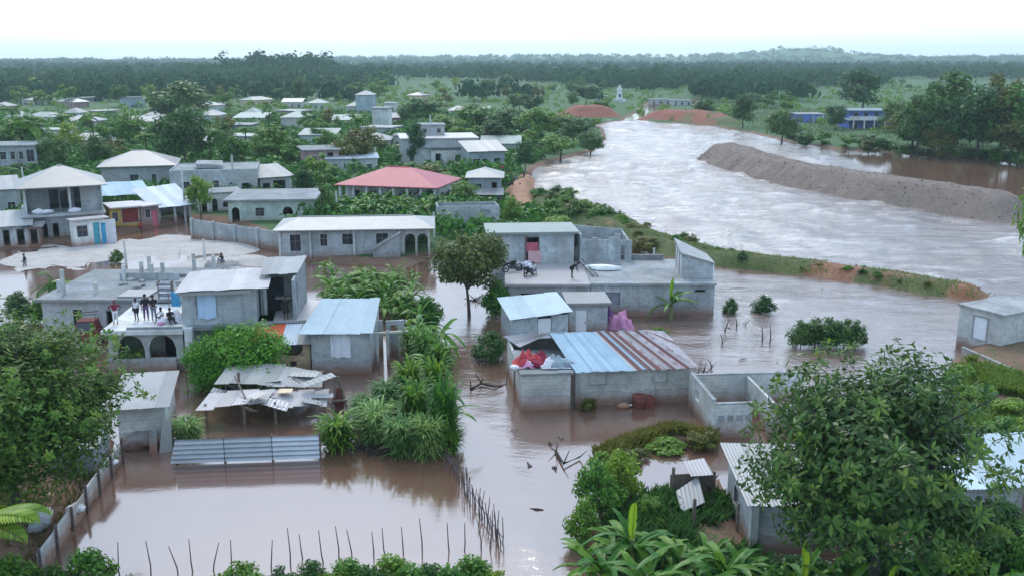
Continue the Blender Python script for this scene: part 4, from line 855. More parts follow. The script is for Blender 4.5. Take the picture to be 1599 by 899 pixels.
s.wall((0,2.6),(W,2.6), PD-.25, [(W*.6,W*.8,0,2.0)], m='greenish'); s.wall((W,D),(0,D), PD-.25, m='render'); s.wall((0,D-.2),(0,.25), PD-.3, m='render_light'); s.wall((W,.25),(W,D-.2), PD-.3, [(.4,2.0,.9,PD-.5,'arch')], m='render_light')
s.slab(-.25, W+.15, -.4, D+.1, PD-.297, PD, 'white', 'roof_deck'); s.slab(W*.28, W+.05, -.25, -.05, PD+.003, PD+.16, 'slab_dark', 'kerb'); s.slab(.1, W*.92, -.5, -.32, 0, 1.0, 'slab', 'balustrade')
s.column(W+.45, -.1, 0, PD+.05, .24, 'white')
# curtain room on the slab
s = Bldg('shed', 'block roof room with pale sheet roof and pale blue curtain', 'shed', (286,508), (402,503), 4.2, PD); W = s.W
s.shell(2.35, [(W*.20,W*.46,.7,2.0)], m='render', hb=2.5); s.slab(-.3, W+1.0, -.5, 4.3, -.25, -.003, 'slab_dark', 'floor_slab')
cv = MB(); n = 10
for i in range(n+1):
    x = W*(.21+.25*i/n); y = -.10+.05*math.sin(i*2.1); cv.v += [(x+.03*math.sin(i), y, .42+.06*math.sin(i*.9)), (x, y+.02, 2.08)]
for i in range(n): cv.f.append((2*i, 2*i+2, 2*i+3, 2*i+1))
cv.obj('curtain', M['curtain'], s.root)
s.sheets((-.3,-.55,2.36),(W+.9,-.55,2.45),(-.1,4.6,2.6),(W+.9,4.6,2.7), 7, 'tin_pale', seed=51, jit=.05); s.slab(-.1, W*.95, -.62, -.5, 2.12, 2.32, 'tin_white', 'fascia')
s.wall((W+.02,3.0),(W+1.6,3.0), 2.3, m='dark'); s.slab(0, W, .3, 4, -PD, -.253, 'render', 'lower_storey')
# block tower
s = Bldg('ruin', 'unfinished block storey with open front and sheet scraps on top', 'ruin', (402,500), (462,499), 5.4, PD); W = s.W; D = s.D
s.slab(-.1, W+1.4, -.1, D, -.2, -.003, 'tin_pale', 'floor_slab'); s.wall((.1,2.8),(W-.02,2.8), 2.9, [(W*.3,W*.9,1.7,1.8)], m='block', frames=False); s.wall((W,.0),(W,D), 2.7, [(.9,1.3,1.0,2.3)], m='block', h1=3.3, frames=False); s.wall((0,D),(0,1.4), 3.1, m='block', h1=2.6)
s.wall((W,D),(0,D), 3.2, m='block'); s.column(.3, 1.5, 0, 2.9, .11); s.slab(W*.35, W*.95, 1.9, 2.5, .95, 1.1, 'tin_white', 'shelf')
s.sheets((.1,1.2,2.85),(W+.1,1.0,2.95),(-.1,4.2,3.4),(W+.3,4.2,3.45), 4, 'tin', seed=52); s.slab(0, W+1.3, .4, D-.3, -PD, -.203, 'render', 'lower_storey')
# awning house
s = Bldg('house', 'cream porch with dark arch opening under orange and white awning', 'house', (428,582), (486,581), 3.2); b = s.b; W = s.W
s.wall((0,0),(W,0), b+1.95, [(W*.22,W*.80,b+1.15,b+1.94),(W*.44,W*.62,b+.42,b+.78)], m='cream', frames=False); s.wall((W,.2),(W,3), b+1.9, [(.3,.9,b,b+1.6)], m='cream', frames=False); s.wall((0,3),(0,.2), b+1.9, m='cream'); s.wall((W,3.2),(0,3.2), b+2.6, m='cream')
rim = MB(); cx, cz = W*.51, b+1.55
rim.tube([(cx+W*.29*math.cos(math.pi+math.pi*i/12), -.02, cz-.05+.42*math.sin(math.pi+math.pi*i/12)) for i in range(13)], .06, 5).obj('arch_rim', M['cream'], s.root)
s.sheets((-1.4,-.7,b+2.12),(W+.25,-.7,b+2.12),(-1.4,1.8,b+2.75),(W+.25,1.8,b+2.8), 4, seed=53, mats=['tin_orange','tin_orange','tin_fence','tin'])
# pale blue roofed shed
s = Bldg('house', 'block house with torn pale blue sheet roof and white window cloth', 'house', (488,584), (580,583), 5.6); b = s.b; W = s.W; D = s.D
s.shell(b+2.85, [(W*.36,W*.64,b+1.4,b+2.6)], m='render', hb=b+3.4)
cv = MB()
for i in range(n+1):
    x = W*(.33+.34*i/n); y = -.08+.04*math.sin(i*1.7); cv.v += [(x-.02*math.sin(i*.6), y, b+1.15+.05*math.sin(i*1.3)), (x, y+.02, b+2.78)]
for i in range(n): cv.f.append((2*i, 2*i+2, 2*i+3, 2*i+1))
cv.obj('window_cloth', M['sheetcloth'], s.root)
s.sheets((-.7,-.5,b+2.85),(W+.25,-.5,b+2.85),(-.2,D+.3,b+3.55),(W+.1,D+.3,b+3.55), 6, 'tin_sky', seed=54, jit=.05)
s = Bldg('ruin', 'grey unfinished posts and wall stubs beside the torn pale blue roof', 'ruin', (586,574), (640,570), 3.5); b = s.b; W = s.W
s.wall((W*.45,2.4),(W,2.4), b+2.5, [(.3,.8,b+1.6,b+2.2)], m='block'); s.wall((0,3.4),(W*.4,3.4), b+2.3, m='block'); [s.column(W*x, .4, 0, b+hh, .09, 'render_light', 'post') for x, hh in ((.1,2.3),(.4,2.4),(.75,1.9))]; s.slab(0, W, .3, .5, b+2.2, b+2.32, 'render_light', 'lintel')
# white-roofed shed lower left
s = Bldg('shed', 'grey block shed with bright white pitched roof beside the left tree', 'shed', (188,700), (262,694), 4.2); b = s.b; W = s.W; D = s.D
s.shell(b+2.25, (), [(1.2,1.5,b+1.6,b+1.9)], m='block_light', hb=b+2.5); s.sheets((-.4,-.35,b+2.28),(W+.3,-.35,b+2.28),(-.4,D+.5,b+2.62),(W+.3,D+.5,b+2.62), 4, 'tin_white', seed=55)
# outhouse glimpsed through the left tree
house('small pale-roofed hut half hidden behind the left tree', (78,740), (150,736), 2.6, 1.9, 'shed', 'hut', 'block', 'tin_white', rise=.3, over=.25, seed=56, cat='hut', n=3, front=[(.4,.6,.2,1.5)], zref=0.6, z0=0)
# collapsed shelter
s = Bldg('collapsed_shelter', 'collapsed shelter of loose pale roof sheets propped over brown water', 'shelter', (318,664), (500,660), 4.8); b = s.b; W = s.W
for x, y, hh in ((.02,.2,1.2),(.35,.1,1.35),(.62,.0,1.3),(.98,.3,1.1),(.05,4.2,1.9),(.5,4.4,2.0),(.95,4.2,1.7),(.24,2.4,2.3)): s.column(W*x, y, 0, b+hh, .06, 'wood', 'post')
s.sheets((-.3,-.1,b+.95),(W*.55,-.35,b+1.35),(.1,1.6,b+1.35),(W*.58,1.5,b+1.45), 4, 'tin_pale', seed=57, jit=.09); s.sheets((W*.50,-.3,b+1.25),(W*1.05,.4,b+.75),(W*.52,1.7,b+1.40),(W*1.04,2.2,b+1.15), 4, 'tin_pale', seed=58, jit=.10)
s.sheets((.2,2.2,b+1.75),(W*.55,2.1,b+1.6),(.4,4.6,b+2.0),(W*.6,4.8,b+2.0), 4, 'tin_white', seed=59, jit=.08); s.sheets((W*.5,1.9,b+1.55),(W*.98,2.4,b+1.25),(W*.55,4.5,b+1.95),(W*.95,4.4,b+1.5), 3, 'tin_white', seed=60, jit=.10)
MB().tube([(W*.22,2.0,b+2.2),(W*.36,.4,b+1.4)], .05, 5).obj('loose_pole', M['wood'], s.root); MB().tube([(W*.7,3,b+1.7),(W*1.1,1.0,b+.6)], .05, 5).obj('loose_pole', M['wood'], s.root)
s.slab(W*.62, W*.74, .9, 1.6, b+1.48, b+1.53, 'cream', 'loose_board')
rg = random.Random(77)
for k in range(16):
    x, y, zz, l_, w_ = rg.uniform(-.3, W), rg.uniform(-.4, 4.4), b+rg.uniform(.9, 1.75), rg.uniform(1.0, 2.2), rg.uniform(.4, .8); a_ = rg.uniform(-.9, .9); dx, dy = math.cos(a_)*l_, math.sin(a_)*l_; ex, ey = -math.sin(a_)*w_, math.cos(a_)*w_; t1, t2 = rg.uniform(-.4, .4), rg.uniform(-.25, .25)
    s.sheets((x,y,zz),(x+dx,y+dy,zz+t1),(x+ex,y+ey,zz+t2),(x+dx+ex,y+dy+ey,zz+t1+t2), 1, rg.choice(['tin_white','tin_pale','tin_pale','tin']), seed=k, name='loose_sheet', jit=.05)
# leaning timber gate
s = Bldg('timber_frame', 'leaning brown timber frame between the cane and the loose sheets', 'frame', (516,640), (548,636), 1.2); b = s.b
for q in (((0,0,0),(.55,.4,b+1.9)), ((1.1,0,0),(.6,.4,b+1.9)), ((.15,.05,b+.5),(1.0,.05,b+.5))): MB().tube(q, .09, 5).obj('timber', M['wood'], s.root)
MB().box(.3,.85,.25,.3,0,b+1.2).obj('board', M['rust'], s.root)
# corrugated yard fence: three sheets lying on their side, on dark posts
s = Bldg('sheet_fence', 'low fence of three blue-grey corrugated sheets across the yard', 'fence', (276,724), (500,716), .1); b = s.b; W = s.W
for i in range(3):
    x0, x1 = W*i/3+.02, W*(i+1)/3-.02; mb = MB(); k = 5; zt = b+1.28-(.0 if i else .02)
    for j in range(2*k+1):
        zz = b+.06+(zt-b)*j/(2*k); y = .05 if j % 2 else -.05
        xl = x0-(.32*(1-j/(2*k)) if i == 0 else 0); mb.v += [(xl,y,zz),(x1,y,zz),(xl,y+.015,zz),(x1,y+.015,zz)]
    for j in range(2*k):
        a = 4*j; mb.f += [(a,a+1,a+5,a+4),(a+2,a+6,a+7,a+3)]
    mb.obj('fence_sheet', M['tin_fence'], s.root)
for x in (W*.0, W/3, W*2/3, W): s.column(x, .10, 0, b+1.38, .055, 'stake', 'post')
# pale panel fence along the left bank
s = Bldg('panel_fence', 'pale panel fence with dark posts between the left bank and the yard water', 'fence', (62,900), (190,720), .1, 0.0); b = s.b; W = s.W
for i in range(6):
    x0, x1 = W*i/6+.03, W*(i+1)/6-.03; hh = b+1.0+.08*math.sin(i*2.3)
    s.slab(x0, x1, -.03, .03, 0, hh, 'render_light', 'panel'); s.column(W*i/6, -.09, 0, hh+.25, .05, 'stake', 'post')
s.column(W, -.09, 0, b+1.3, .05, 'stake', 'post')
# ================================================================== vegetation
def crown_mesh(name, seed, n, leaf, mat, clumps=32, z0=0.02, flat=1.0, loose=1.0, narrow=1.0, droop=0.0):
    """unit tree crown: about 1 wide, z from z0 to 1, made of single leaves gathered in clumps with gaps between"""
    rng = np.random.default_rng(seed); zc = (1+z0)/2; rz = (1-z0)/2; cs = []
    while len(cs) < clumps:
        u = rng.normal(size=3); u /= np.linalg.norm(u); r = rng.uniform(0.35, 0.86)
        if u[2] < -0.8: continue
        cs.append((u*r*np.array([.42*narrow, .42*narrow, rz*.9]), rng.uniform(.12, .22)*loose))
    k = n//clumps; Vs = []
    for c, r in cs:
        u = rng.normal(size=(k, 3)); u /= np.linalg.norm(u, axis=1, keepdims=True)
        rr = r*rng.random((k, 1))**0.45*rng.uniform(.75, 1.15)
        p = c+u*rr*np.array([1, 1, .72*flat])+np.array([0, 0, zc])
        nr = u*.6+np.array([0, 0, .55])+c/np.linalg.norm(c+1e-6)*.35+rng.normal(size=(k, 3))*.5
        v, _ = leaf_quads(p, nr, leaf*rng.uniform(.65, 1.3, k), leaf*rng.uniform(.3, .55, k), rng); Vs.append(v)
    V = np.concatenate(Vs); return np_mesh(name, V, np.arange(len(V)).reshape(-1, 4), mat)
def trunk_mesh(name, seed, mat, r=0.03, fork=0.34, limbs=7, top=.8, lean=.04, spread=.3):
    rg = random.Random(seed); mb = MB(); fk = Vector((rg.uniform(-lean, lean), rg.uniform(-lean, lean), fork))
    mb.tube([(0,0,-.06), (fk.x*.3, fk.y*.4, fork*.5), fk], [r*1.35, r, r*.8], 7)
    for i in range(limbs):
        a = 2*math.pi*i/limbs+rg.uniform(-.4, .4); q = Vector((math.cos(a)*spread*rg.uniform(.5, 1.1), math.sin(a)*spread*rg.uniform(.5, 1.1), rg.uniform(fork+.18, top)))
        md = fk.lerp(q, .5)+Vector((0, 0, rg.uniform(-.02, .06))); mb.tube([fk, md, q], [r*.55, r*.36, r*.12], 5)
        for k in range(2):
            e = q+Vector((rg.uniform(-.14, .14), rg.uniform(-.14, .14), rg.uniform(.0, .16))); mb.tube([md.lerp(q, .4+.3*k), e], [r*.25, r*.06], 4)
    me = mb.mesh(name); me.materials.append(mat); return me
TK = [trunk_mesh('trunk', i, M['bark'], .024, .3) for i in range(3)]
CR = {}
for k, (mt, sd, n, lf, kw) in {
  'dark1': ('leaf_dark', 1, 2600, .075, {}), 'dark2': ('leaf_dark', 2, 2400, .08, dict(clumps=18, loose=1.2)), 'mid1': ('leaf_mid', 3, 2600, .075, {}),
  'mid2': ('leaf_mid', 4, 2200, .085, dict(clumps=16, loose=1.25)), 'light1': ('leaf_light', 5, 2200, .08, {}), 'olive1': ('leaf_olive', 6, 2400, .075, dict(clumps=22)),
  'col': ('leaf_dark', 7, 1800, .09, dict(clumps=22, narrow=.75, z0=.1)), 'bushd': ('leaf_dark', 8, 2600, .085, dict(clumps=30, z0=-.05)), 'bushm': ('leaf_mid', 9, 2600, .085, dict(clumps=30, z0=-.05)),
  'bushl': ('leaf_light', 10, 2200, .09, dict(clumps=26, z0=-.05)), 'busho': ('leaf_olive', 11, 1800, .09, dict(clumps=24, z0=-.05)), 'shrub': ('leaf_shrub', 12, 9000, .045, dict(clumps=44, z0=-.05)),
  'fard': ('leaf_dark', 13, 900, .12, dict(clumps=14)), 'farm': ('leaf_mid', 14, 900, .12, dict(clumps=14)), 'farl': ('leaf_light', 15, 800, .12, dict(clumps=12)), 'faro': ('leaf_olive', 16, 800, .12, dict(clumps=14))}.items():
    CR[k] = crown_mesh('crown', sd, n, lf, M[mt], **kw)
ri = random.Random(11)
def tree(px, by, top, wpx, crown, label, group=None, name='tree', cat='tree', trunk=True, base=None, z=None):
    """stands at pixel (px, by); reaches up to row top and is wpx wide in the photograph"""
    p = G(px, by) if z is None else P(px, by, z); s = scale_at(p); h = (by-top)/s*1.02; wd = wpx/s
    r = empty(name, (p.x, p.y, p.z-.1), ri.uniform(0, 6.28), label, cat, group)
    c = link('crown' if trunk else 'foliage', CR[crown], None, r); c.scale = (wd*1.08, wd*1.08, h*(1 if trunk else 1.12))
    if not trunk: c.location.z = -.13*h
    if trunk: t = link('trunk', TK[ri.randrange(3)], None, r); t.scale = (wd*.8, wd*.8, h)
    else: t = link('stem', TK[ri.randrange(3)], None, r); t.scale = (wd*.7, wd*.7, h*.8)
    return r
def bush(px, by, top, wpx, crown, label, group=None): return tree(px, by, top, wpx, crown, label, group, 'bush', 'bush', False)
T = [ # px, base, top, width, crown, label
 (292,262,150,108,'dark1','tallest dark round tree in the left town'), (288,190,124,104,'dark2','broad dark tree crown behind the tallest left tree'),
 (205,236,170,62,'mid1','green tree left of the tallest dark tree'), (86,268,205,62,'dark1','dark tree right of the two-storey block house'), (40,240,172,84,'mid2','green tree above the two-storey block house'),
 (155,262,205,56,'dark2','dark tree behind the white-roofed houses, left'), (420,256,190,80,'light1','yellow-green tree behind the low concrete houses'), (565,262,190,96,'olive1','olive-brown tree left of the big grey house'),
 (515,250,196,48,'mid1','green tree left of the olive-brown tree'), (512,346,284,40,'col','dark upright tree behind the long white roof'), (314,340,264,50,'mid1','green tree beside the pole by the porch'),
 (476,308,256,48,'bushd','dark rounded tree left of the red roof'), (820,268,212,42,'dark1','round dark tree at the river bank among people'), (645,256,186,44,'dark2','dark tree behind the big grey house'),
 (474,160,116,34,'fard','lone dark tree on the plain left of centre'), (660,190,148,86,'mid1','bright green tree above the big grey house'), (742,206,158,84,'mid1','green bank tree beside the white house'),
 (796,214,162,84,'dark1','dark bank tree in the green mass'), (846,222,164,84,'mid2','leafy bank tree facing the red earth'), (896,226,176,80,'dark1','dark bank tree nearest the water bend'),
 (700,212,176,70,'mid2','green tree behind the flat roof terrace'), (770,236,186,70,'dark2','dark tree above the dull green roof'), (875,250,206,74,'mid2','low bright tree on the river bank'), (922,242,200,52,'dark1','last dark tree at the tip of the bank'),
 (1220,224,164,66,'dark1','round dark tree standing alone at the far water edge'), (1160,200,144,48,'dark2','dark tree left of the lone far-bank tree'), (1305,204,158,42,'dark1','dark tree between the two blue houses'),
 (1346,176,106,84,'dark2','tall dark tree behind the blue houses'), (1432,240,132,80,'dark1','dark tree right of the blue house'), (1470,236,104,100,'dark2','tallest dark tree on the right far bank'),
 (1526,246,118,110,'dark1','wide dark tree on the right far bank'), (1590,250,120,110,'mid1','dark green tree at the right edge of the far bank'), (1395,206,150,60,'dark1','dark tree touching the blue house balcony'),
 (1560,246,104,90,'olive1','olive-tinged tree among the right bank wood'), (1655,262,120,120,'dark1','dark tree cut by the right edge on the far bank'), (1100,186,150,40,'fard','small tree at the end of the red heap'),
 (250,232,188,50,'mid2','loose green tree left of the tallest dark one'), (370,262,206,56,'mid1','green tree between tallest dark tree and yellow-green tree'), (345,240,186,50,'dark2','dark tree right behind the tallest left tree'),
 (110,240,186,56,'light1','light green tree below the white far house'), (10,236,190,50,'dark1','dark tree at the left picture edge'), (180,252,214,44,'olive1','olive tree above the hip-roofed house'),
]
for a in T: tree(*a)
# unnamed trees of the far town and plain: nothing tells them apart
def covers(x, y, wd, h):
    return any(x+wd*.5 > q[0] and x-wd*.5 < q[1] and y > q[3]-2 and y-h < q[3]-6 for q in BOX)
GF = 'trees dotted over the far town and plain'
rr = random.Random(3); cnt = 0
for k in range(190):
    y = 128+92*rr.random()**1.5; x = rr.uniform(-40, 640) if rr.random() < .78 else rr.uniform(640, 960)
    if y > 195 and x > 600: continue
    s = scale_at(P(x, y, 0)); h = rr.uniform(5.5, 11); wd = h*rr.uniform(.7, 1.2)
    if covers(x, y, wd*s*.3, h*s): continue
    tree(x, y, y-h*s, wd*s, rr.choice(['fard','fard','farm','farm','farl','faro']), 'small hazy tree in the far town or plain', GF)
for k in range(26):
    x = rr.uniform(1080, 1420); y = rr.uniform(126, 190) if x < 1240 else rr.uniform(122, 150)
    s = scale_at(P(x, y, 0)); h = rr.uniform(4, 8); tree(x, y, y-h*s, h*1.1*s, rr.choice(['fard','farm','farm']), 'small green tree on the fields right of the river', 'trees on the far right fields')
for k in range(150):
    y = ri.uniform(190, 300); x = ri.uniform(-20, 640)
    if 540 < x and y > 235: continue
    s = scale_at(P(x, y, 0)); h = ri.uniform(3, 7)
    if covers(x, y, h*s*.2, h*s) or (y > 262 and not (450 < x < 540 or 640 < x < 740 or x < 40)): continue
    tree(x, y, y-h*s, h*ri.uniform(.8, 1.2)*s, ri.choice(['farm','fard','farm','mid1','dark1','light1','faro']), 'garden tree between the left town houses', 'garden trees in the left town')
for k in range(22):
    x = ri.uniform(1385, 1660); y = ri.uniform(196, 246)+(x-1385)*.03; s = scale_at(P(x, y, 0)); h = ri.uniform(6, 12); tree(x, y, y-h*s, h*.95*s, ri.choice(['bushd','dark1','dark2','bushd','olive1']), 'dark tree inside the dense wood on the right far bank', 'dense wood of the right far bank')
# palms
def frond_mesh(name, L_=1.0, n=26, mat=None, droop=.55, wl=.26):
    mb = MB(); pts = []
    for i in range(n+1):
        t = i/n; pts.append(Vector((t*L_*(1-.12*t), 0, L_*(.30*t-droop*t*t))))
    mb.tube(pts[::2], [.012*L_*(1-.8*i/(n/2)) for i in range(len(pts[::2]))], 4)
    for i in range(3, n+1):
        t = i/n; l = L_*wl*math.sin(math.pi*min(1, .12+t*.86))**.7; p = pts[i]
        for sg in (-1, 1):
            e = p+Vector((l*.55, sg*l*.8, -l*.35)); mb.poly([p, p+Vector((l*.18, sg*l*.42, -.02*L_)), e, p+Vector((l*.34, sg*l*.34, -.07*L_))])
    me = mb.mesh(name); me.materials.append(mat); return me
FR = frond_mesh('frond', mat=M['leaf_mid']); FRY = frond_mesh('frond', mat=M['leaf_light'])
def palm(px, by, top, label, fl=None, group=None, fr=FR, n=13, z=None):
    p = G(px, by) if z is None else P(px, by, z); s = scale_at(p); h = (by-top)/s; fl = fl or h*.42; hz = h-fl*.25
    r = empty('palm_tree', (p.x, p.y, p.z-.2), ri.uniform(0, 6), label, 'palm', group)
    ln = ri.uniform(-.08, .08)*h
    MB().tube([(0,0,0),(ln*.3,0,hz*.5),(ln,0,hz)], [.19,.14,.11], 7).obj('trunk', M['bark'], r)
    for i in range(n):
        f = link('frond', fr, None, r); f.location = (ln,0,hz); f.rotation_euler = (0, ri.uniform(-.75, .45), 2*math.pi*i/n+ri.uniform(-.2, .2)); f.scale = [fl*ri.uniform(.85, 1.1)]*3
for k, (x, by, tp, lb) in enumerate([(60,262,186,'palm above the two-storey block house'), (98,230,176,'palm left of the white far house'), (232,262,206,'palm right of the hip-roofed houses'), (330,262,200,'palm against the tallest dark tree'), (420,210,160,'palm rising near the pyramid roof'), (150,236,176,'palm beside the white hip-roofed far house'),
   (560,240,178,'palm above the olive tree'), (22,226,166,'palm near the left edge'), (385,250,196,'palm beside the yellow-green tree')]): palm(x, by, tp, lb, group='palms of the left town')
palm(-30, 965, 770, 'yellowish palm fronds reaching in at the lower left edge', 3.0, fr=FRY, n=15, z=.8)
palm(88, 500, 426, 'small palm behind the rough concrete roof', 2.2, n=11)
# banana plants: each leaf a mesh of its own
def banana_leaf(name, seed, mat, L_=1.0, wd=.20, droop=.6, fold=.25):
    rg = random.Random(seed); n = 12; mb = MB()
    for i in range(n+1):
        t = i/n; x = L_*(t-.18*t**3); z = L_*(.38*t-droop*t*t); w_ = wd*L_*(math.sin(math.pi*min(1, (t*.93+.05)))**.55 if 0 < t < 1 else .03)
        nt_ = 1-(.28*rg.random() if rg.random() < .45 else 0)
        mb.v += [(x, -w_*nt_, z+w_*fold+rg.uniform(-.01, .01)), (x, 0, z), (x, w_*(1-.2*rg.random()), z+w_*fold+rg.uniform(-.01, .01))]
    for i in range(n):
        a = 3*i; mb.f += [(a, a+1, a+4, a+3), (a+1, a+2, a+5, a+4)]
    k = len(mb.v); mb.tube([(L_*(i/6-.18*(i/6)**3), 0, L_*(.38*i/6-droop*(i/6)**2)-.004) for i in range(7)], [.012*L_*(1-.12*i) for i in range(7)], 4)
    me = mb.mesh(name); me.materials.append(mat); return me
BL = [banana_leaf('leaf', i, M['leaf_banana'], droop=d, wd=w_) for i, (d, w_) in enumerate([(.60,.075),(.80,.082),(.42,.07),(1.0,.08)])]
BY = banana_leaf('leaf', 9, M['leaf_young'], droop=.12, wd=.085, fold=.7)
def banana(px, by, top, label, group=None, n=9, leaf=None, z=None, young=1, seed=0):
    rg = random.Random(seed*13+int(px)); p = G(px, by) if z is None else P(px, by, z); s = scale_at(p); h = (by-top)/s; L_ = (leaf or h*.62); hs_ = h*.44
    r = empty('banana_plant', (p.x, p.y, p.z-.1), rg.uniform(0, 6), label, 'banana plant', group)
    MB().tube([(0,0,-.3),(0,0,hs_*.5),(.03,0,hs_)], [.16*h/3,.12*h/3,.08*h/3], 7).obj('stem', M['stem'], r)
    for i in range(n):
        f = link('leaf', BL[rg.randrange(4)], None, r); f.location = (0,0,hs_*rg.uniform(.55, 1.0)); a = 2*math.pi*i/n*1.618*1.5+rg.uniform(-.3, .3)
        f.rotation_euler = (rg.uniform(-.3, .3), -rg.uniform(.0, .9), a); q = L_*rg.uniform(.8, 1.15); f.scale = (q, q, q)
    for i in range(young):
        f = link('leaf', BY, None, r); f.location = (0,0,hs_*.95); f.rotation_euler = (0, -1.15-.1*i, rg.uniform(0, 6)); f.scale = [L_*.95]*3
    return r
GB = 'banana plants in the middle garden'
for x, y, tp, w_ in [(530,476,430,70),(580,482,430,80),(630,500,450,70),(560,452,414,80),(610,456,420,70)]: bush(x, y, tp, w_, 'bushm', 'undergrowth among the bananas right of the long house', 'undergrowth among the middle bananas')
k = 0
for x, y, tp in [(520,470,402),(548,466,400),(580,462,398),(612,470,408),(642,486,420),(560,490,424),(600,500,436),(630,506,440),(520,446,396),(655,520,452),(590,446,394),(535,486,420),(572,476,410),(605,480,416),(640,462,410),(618,446,398),(508,430,390),(566,438,394),(645,440,404)]: banana(x, y, tp, 'banana plant in the green clump right of the long house', GB, 13, seed=k, young=0); k += 1
for x, y, tp in [(560,336,290),(585,340,292),(612,342,296),(640,342,296),(664,340,294),(700,336,288),(572,330,288),(598,336,286),(626,336,288),(652,334,290),(548,344,300),(680,342,298)]: banana(x, y, tp, 'banana plant in the row below the red roof', 'banana plants below the red roof', 13, young=0, seed=k); k += 1
banana(1047, 499, 424, 'lone banana plant against the grey roof-deck house', None, 9, leaf=2.3, seed=3, young=1)
banana(650, 540, 446, 'banana plant above the cane, nearest the torn roof', None, 10, seed=15, young=0); banana(672, 600, 500, 'banana plant in the upper cane by the street', None, 10, seed=16, young=0); banana(684, 556, 470, 'banana plant beside the street above the cane', None, 10, seed=17, young=0); bush(668, 512, 452, 60, 'bushm', 'green bush at the top of the cane stand'); banana(700, 690, 590, 'banana plant at the lower street corner of the cane', None, 9, seed=21, young=0); banana(655, 640, 540, 'banana plant in the middle of the cane stand', None, 10, seed=22, young=0); bush(618, 664, 612, 60, 'bushm', 'broad-leaved bush inside the cane stand'); bush(690, 660, 596, 56, 'bushl', 'light bush on the street side of the cane stand')
banana(690, 640, 560, 'banana plant rising from the cane edge by the street', None, 8, seed=5)
for x, y, tp, lb in [(985,905,738,'banana plant with upright yellow-green leaf at bottom centre'),(1062,930,762,'banana plant right of the upright-leaf one, bottom'),(940,935,800,'low banana plant beside the flooded channel, bottom'),(1130,950,790,'banana plant in front of the corner pier'),
     (1250,965,800,'banana plant with bright young leaf under the right tree'),(1310,985,830,'banana plant at the foot of the right tree'),(1440,985,812,'banana plant right of the right tree foot'),(1540,985,790,'banana plant near the lower right corner'),(1610,965,760,'banana plant cut by the right edge, bottom'),(1380,1000,850,'lowest banana plant at the bottom edge, right'),(1195,1000,845,'low banana plant at the bottom edge by the pier'),(1010,960,790,'banana plant tucked behind the upright-leaf one'),(1095,975,830,'banana plant low between the bottom clumps'),(1280,950,840,'banana plant deep in the shade of the right tree'),(1490,990,850,'banana plant low right of the tree shade'),(1575,1000,840,'banana plant at the very lower right corner'),(1262,1170,806,'tall front banana plant under the right tree'),(1335,1180,836,'front banana plant left of the tree trunk'),(1425,1175,832,'front banana plant right of the tree trunk'),(1505,1165,800,'front banana plant by the lower right corner'),(1590,1160,786,'front banana plant cut by the right edge'),(1185,1150,846,'front banana plant below the corner pier')]:
    banana(x, y, tp, lb, None, 15, seed=int(x), leaf=2.1 if y < 1100 else 2.3, z=.5, young=1 if x in (985,1250,1380) else 0)
banana(700, 925, 862, 'banana plant with one pale upright leaf in the bottom hedge', None, 6, seed=8, z=.3)
for x, y, tp, lb in [(918,905,812,'small banana plant nearest the channel, bottom'),(962,880,770,'banana plant behind the low channel one'),(1035,905,792,'banana plant under the lean-to, bottom'),(1098,905,800,'banana plant left of the corner pier'),(1150,925,826,'banana plant right below the corner pier'),(1008,1010,858,'front banana plant at the bottom edge, centre right')]:
    banana(x, y, tp, lb, None, 14, seed=int(x)+3, leaf=1.7, z=.4, young=0)
# cane and tall grass clumps
def cane_mesh(name, seed, n, h, spread, blade, mat, wd=.035, bend=.5):
    rng = np.random.default_rng(seed); V = []; Fq = []; b0 = 0
    for i in range(n):
        a = rng.uniform(0, 6.283); r = spread*math.sqrt(rng.random())*.6; x, y = r*math.cos(a), r*math.sin(a); z0 = h*rng.random()**.8*.72
        L_ = blade*rng.uniform(.7, 1.25); da = a+rng.uniform(-1.1, 1.1); up = rng.uniform(.5, 1.25); w_ = wd*rng.uniform(.7, 1.3); sx, sy = -math.sin(da)*w_, math.cos(da)*w_
        for t in (0, .35, .7, 1):
            d = L_*t*.75*(.35+.65*t); z = z0+L_*(up*t-bend*1.3*t*t); k = 1.0 if t < .7 else (.75 if t < 1 else .08)
            V += [(x+math.cos(da)*d-sx*k, y+math.sin(da)*d-sy*k, z), (x+math.cos(da)*d+sx*k, y+math.sin(da)*d+sy*k, z)]
        for q in range(3): Fq.append((b0+2*q, b0+2*q+1, b0+2*q+3, b0+2*q+2))
        b0 += 8
    return np_mesh(name, V, Fq, mat)
CN = [cane_mesh('blades', 1, 620, 2.4, 1.2, 1.2, M['leaf_blue'], .05), cane_mesh('blades', 2, 460, 2.2, 1.1, 1.4, M['leaf_banana'], .085), cane_mesh('blades', 3, 700, 1.1, .8, 1.2, M['leaf_light'], .03, .35)]
def cane(px, by, top, kind, label, group=None, wpx=None):
    p = G(px, by); s = scale_at(p); h = (by-top)/s; m_h = (3.1, 3.0, 2.0)[kind]; k = h/m_h; kw = (wpx/s/2.9) if wpx else k
    r = empty('cane_clump', (p.x, p.y, p.z-.1), ri.uniform(0, 6), label, 'cane clump', group)
    f = link('blades', CN[kind], None, r); f.scale = (kw, kw, k)
    mb = MB()
    for i in range(14): a = ri.uniform(0, 6.28); q = ri.random()*.7*kw; mb.tube([(q*math.cos(a), q*math.sin(a), -.3), (q*1.3*math.cos(a), q*1.3*math.sin(a), h*.62)], [.025, .012], 4)
    mb.obj('stalks', M['stem'], r)
GC = 'cane stand by the flooded street'
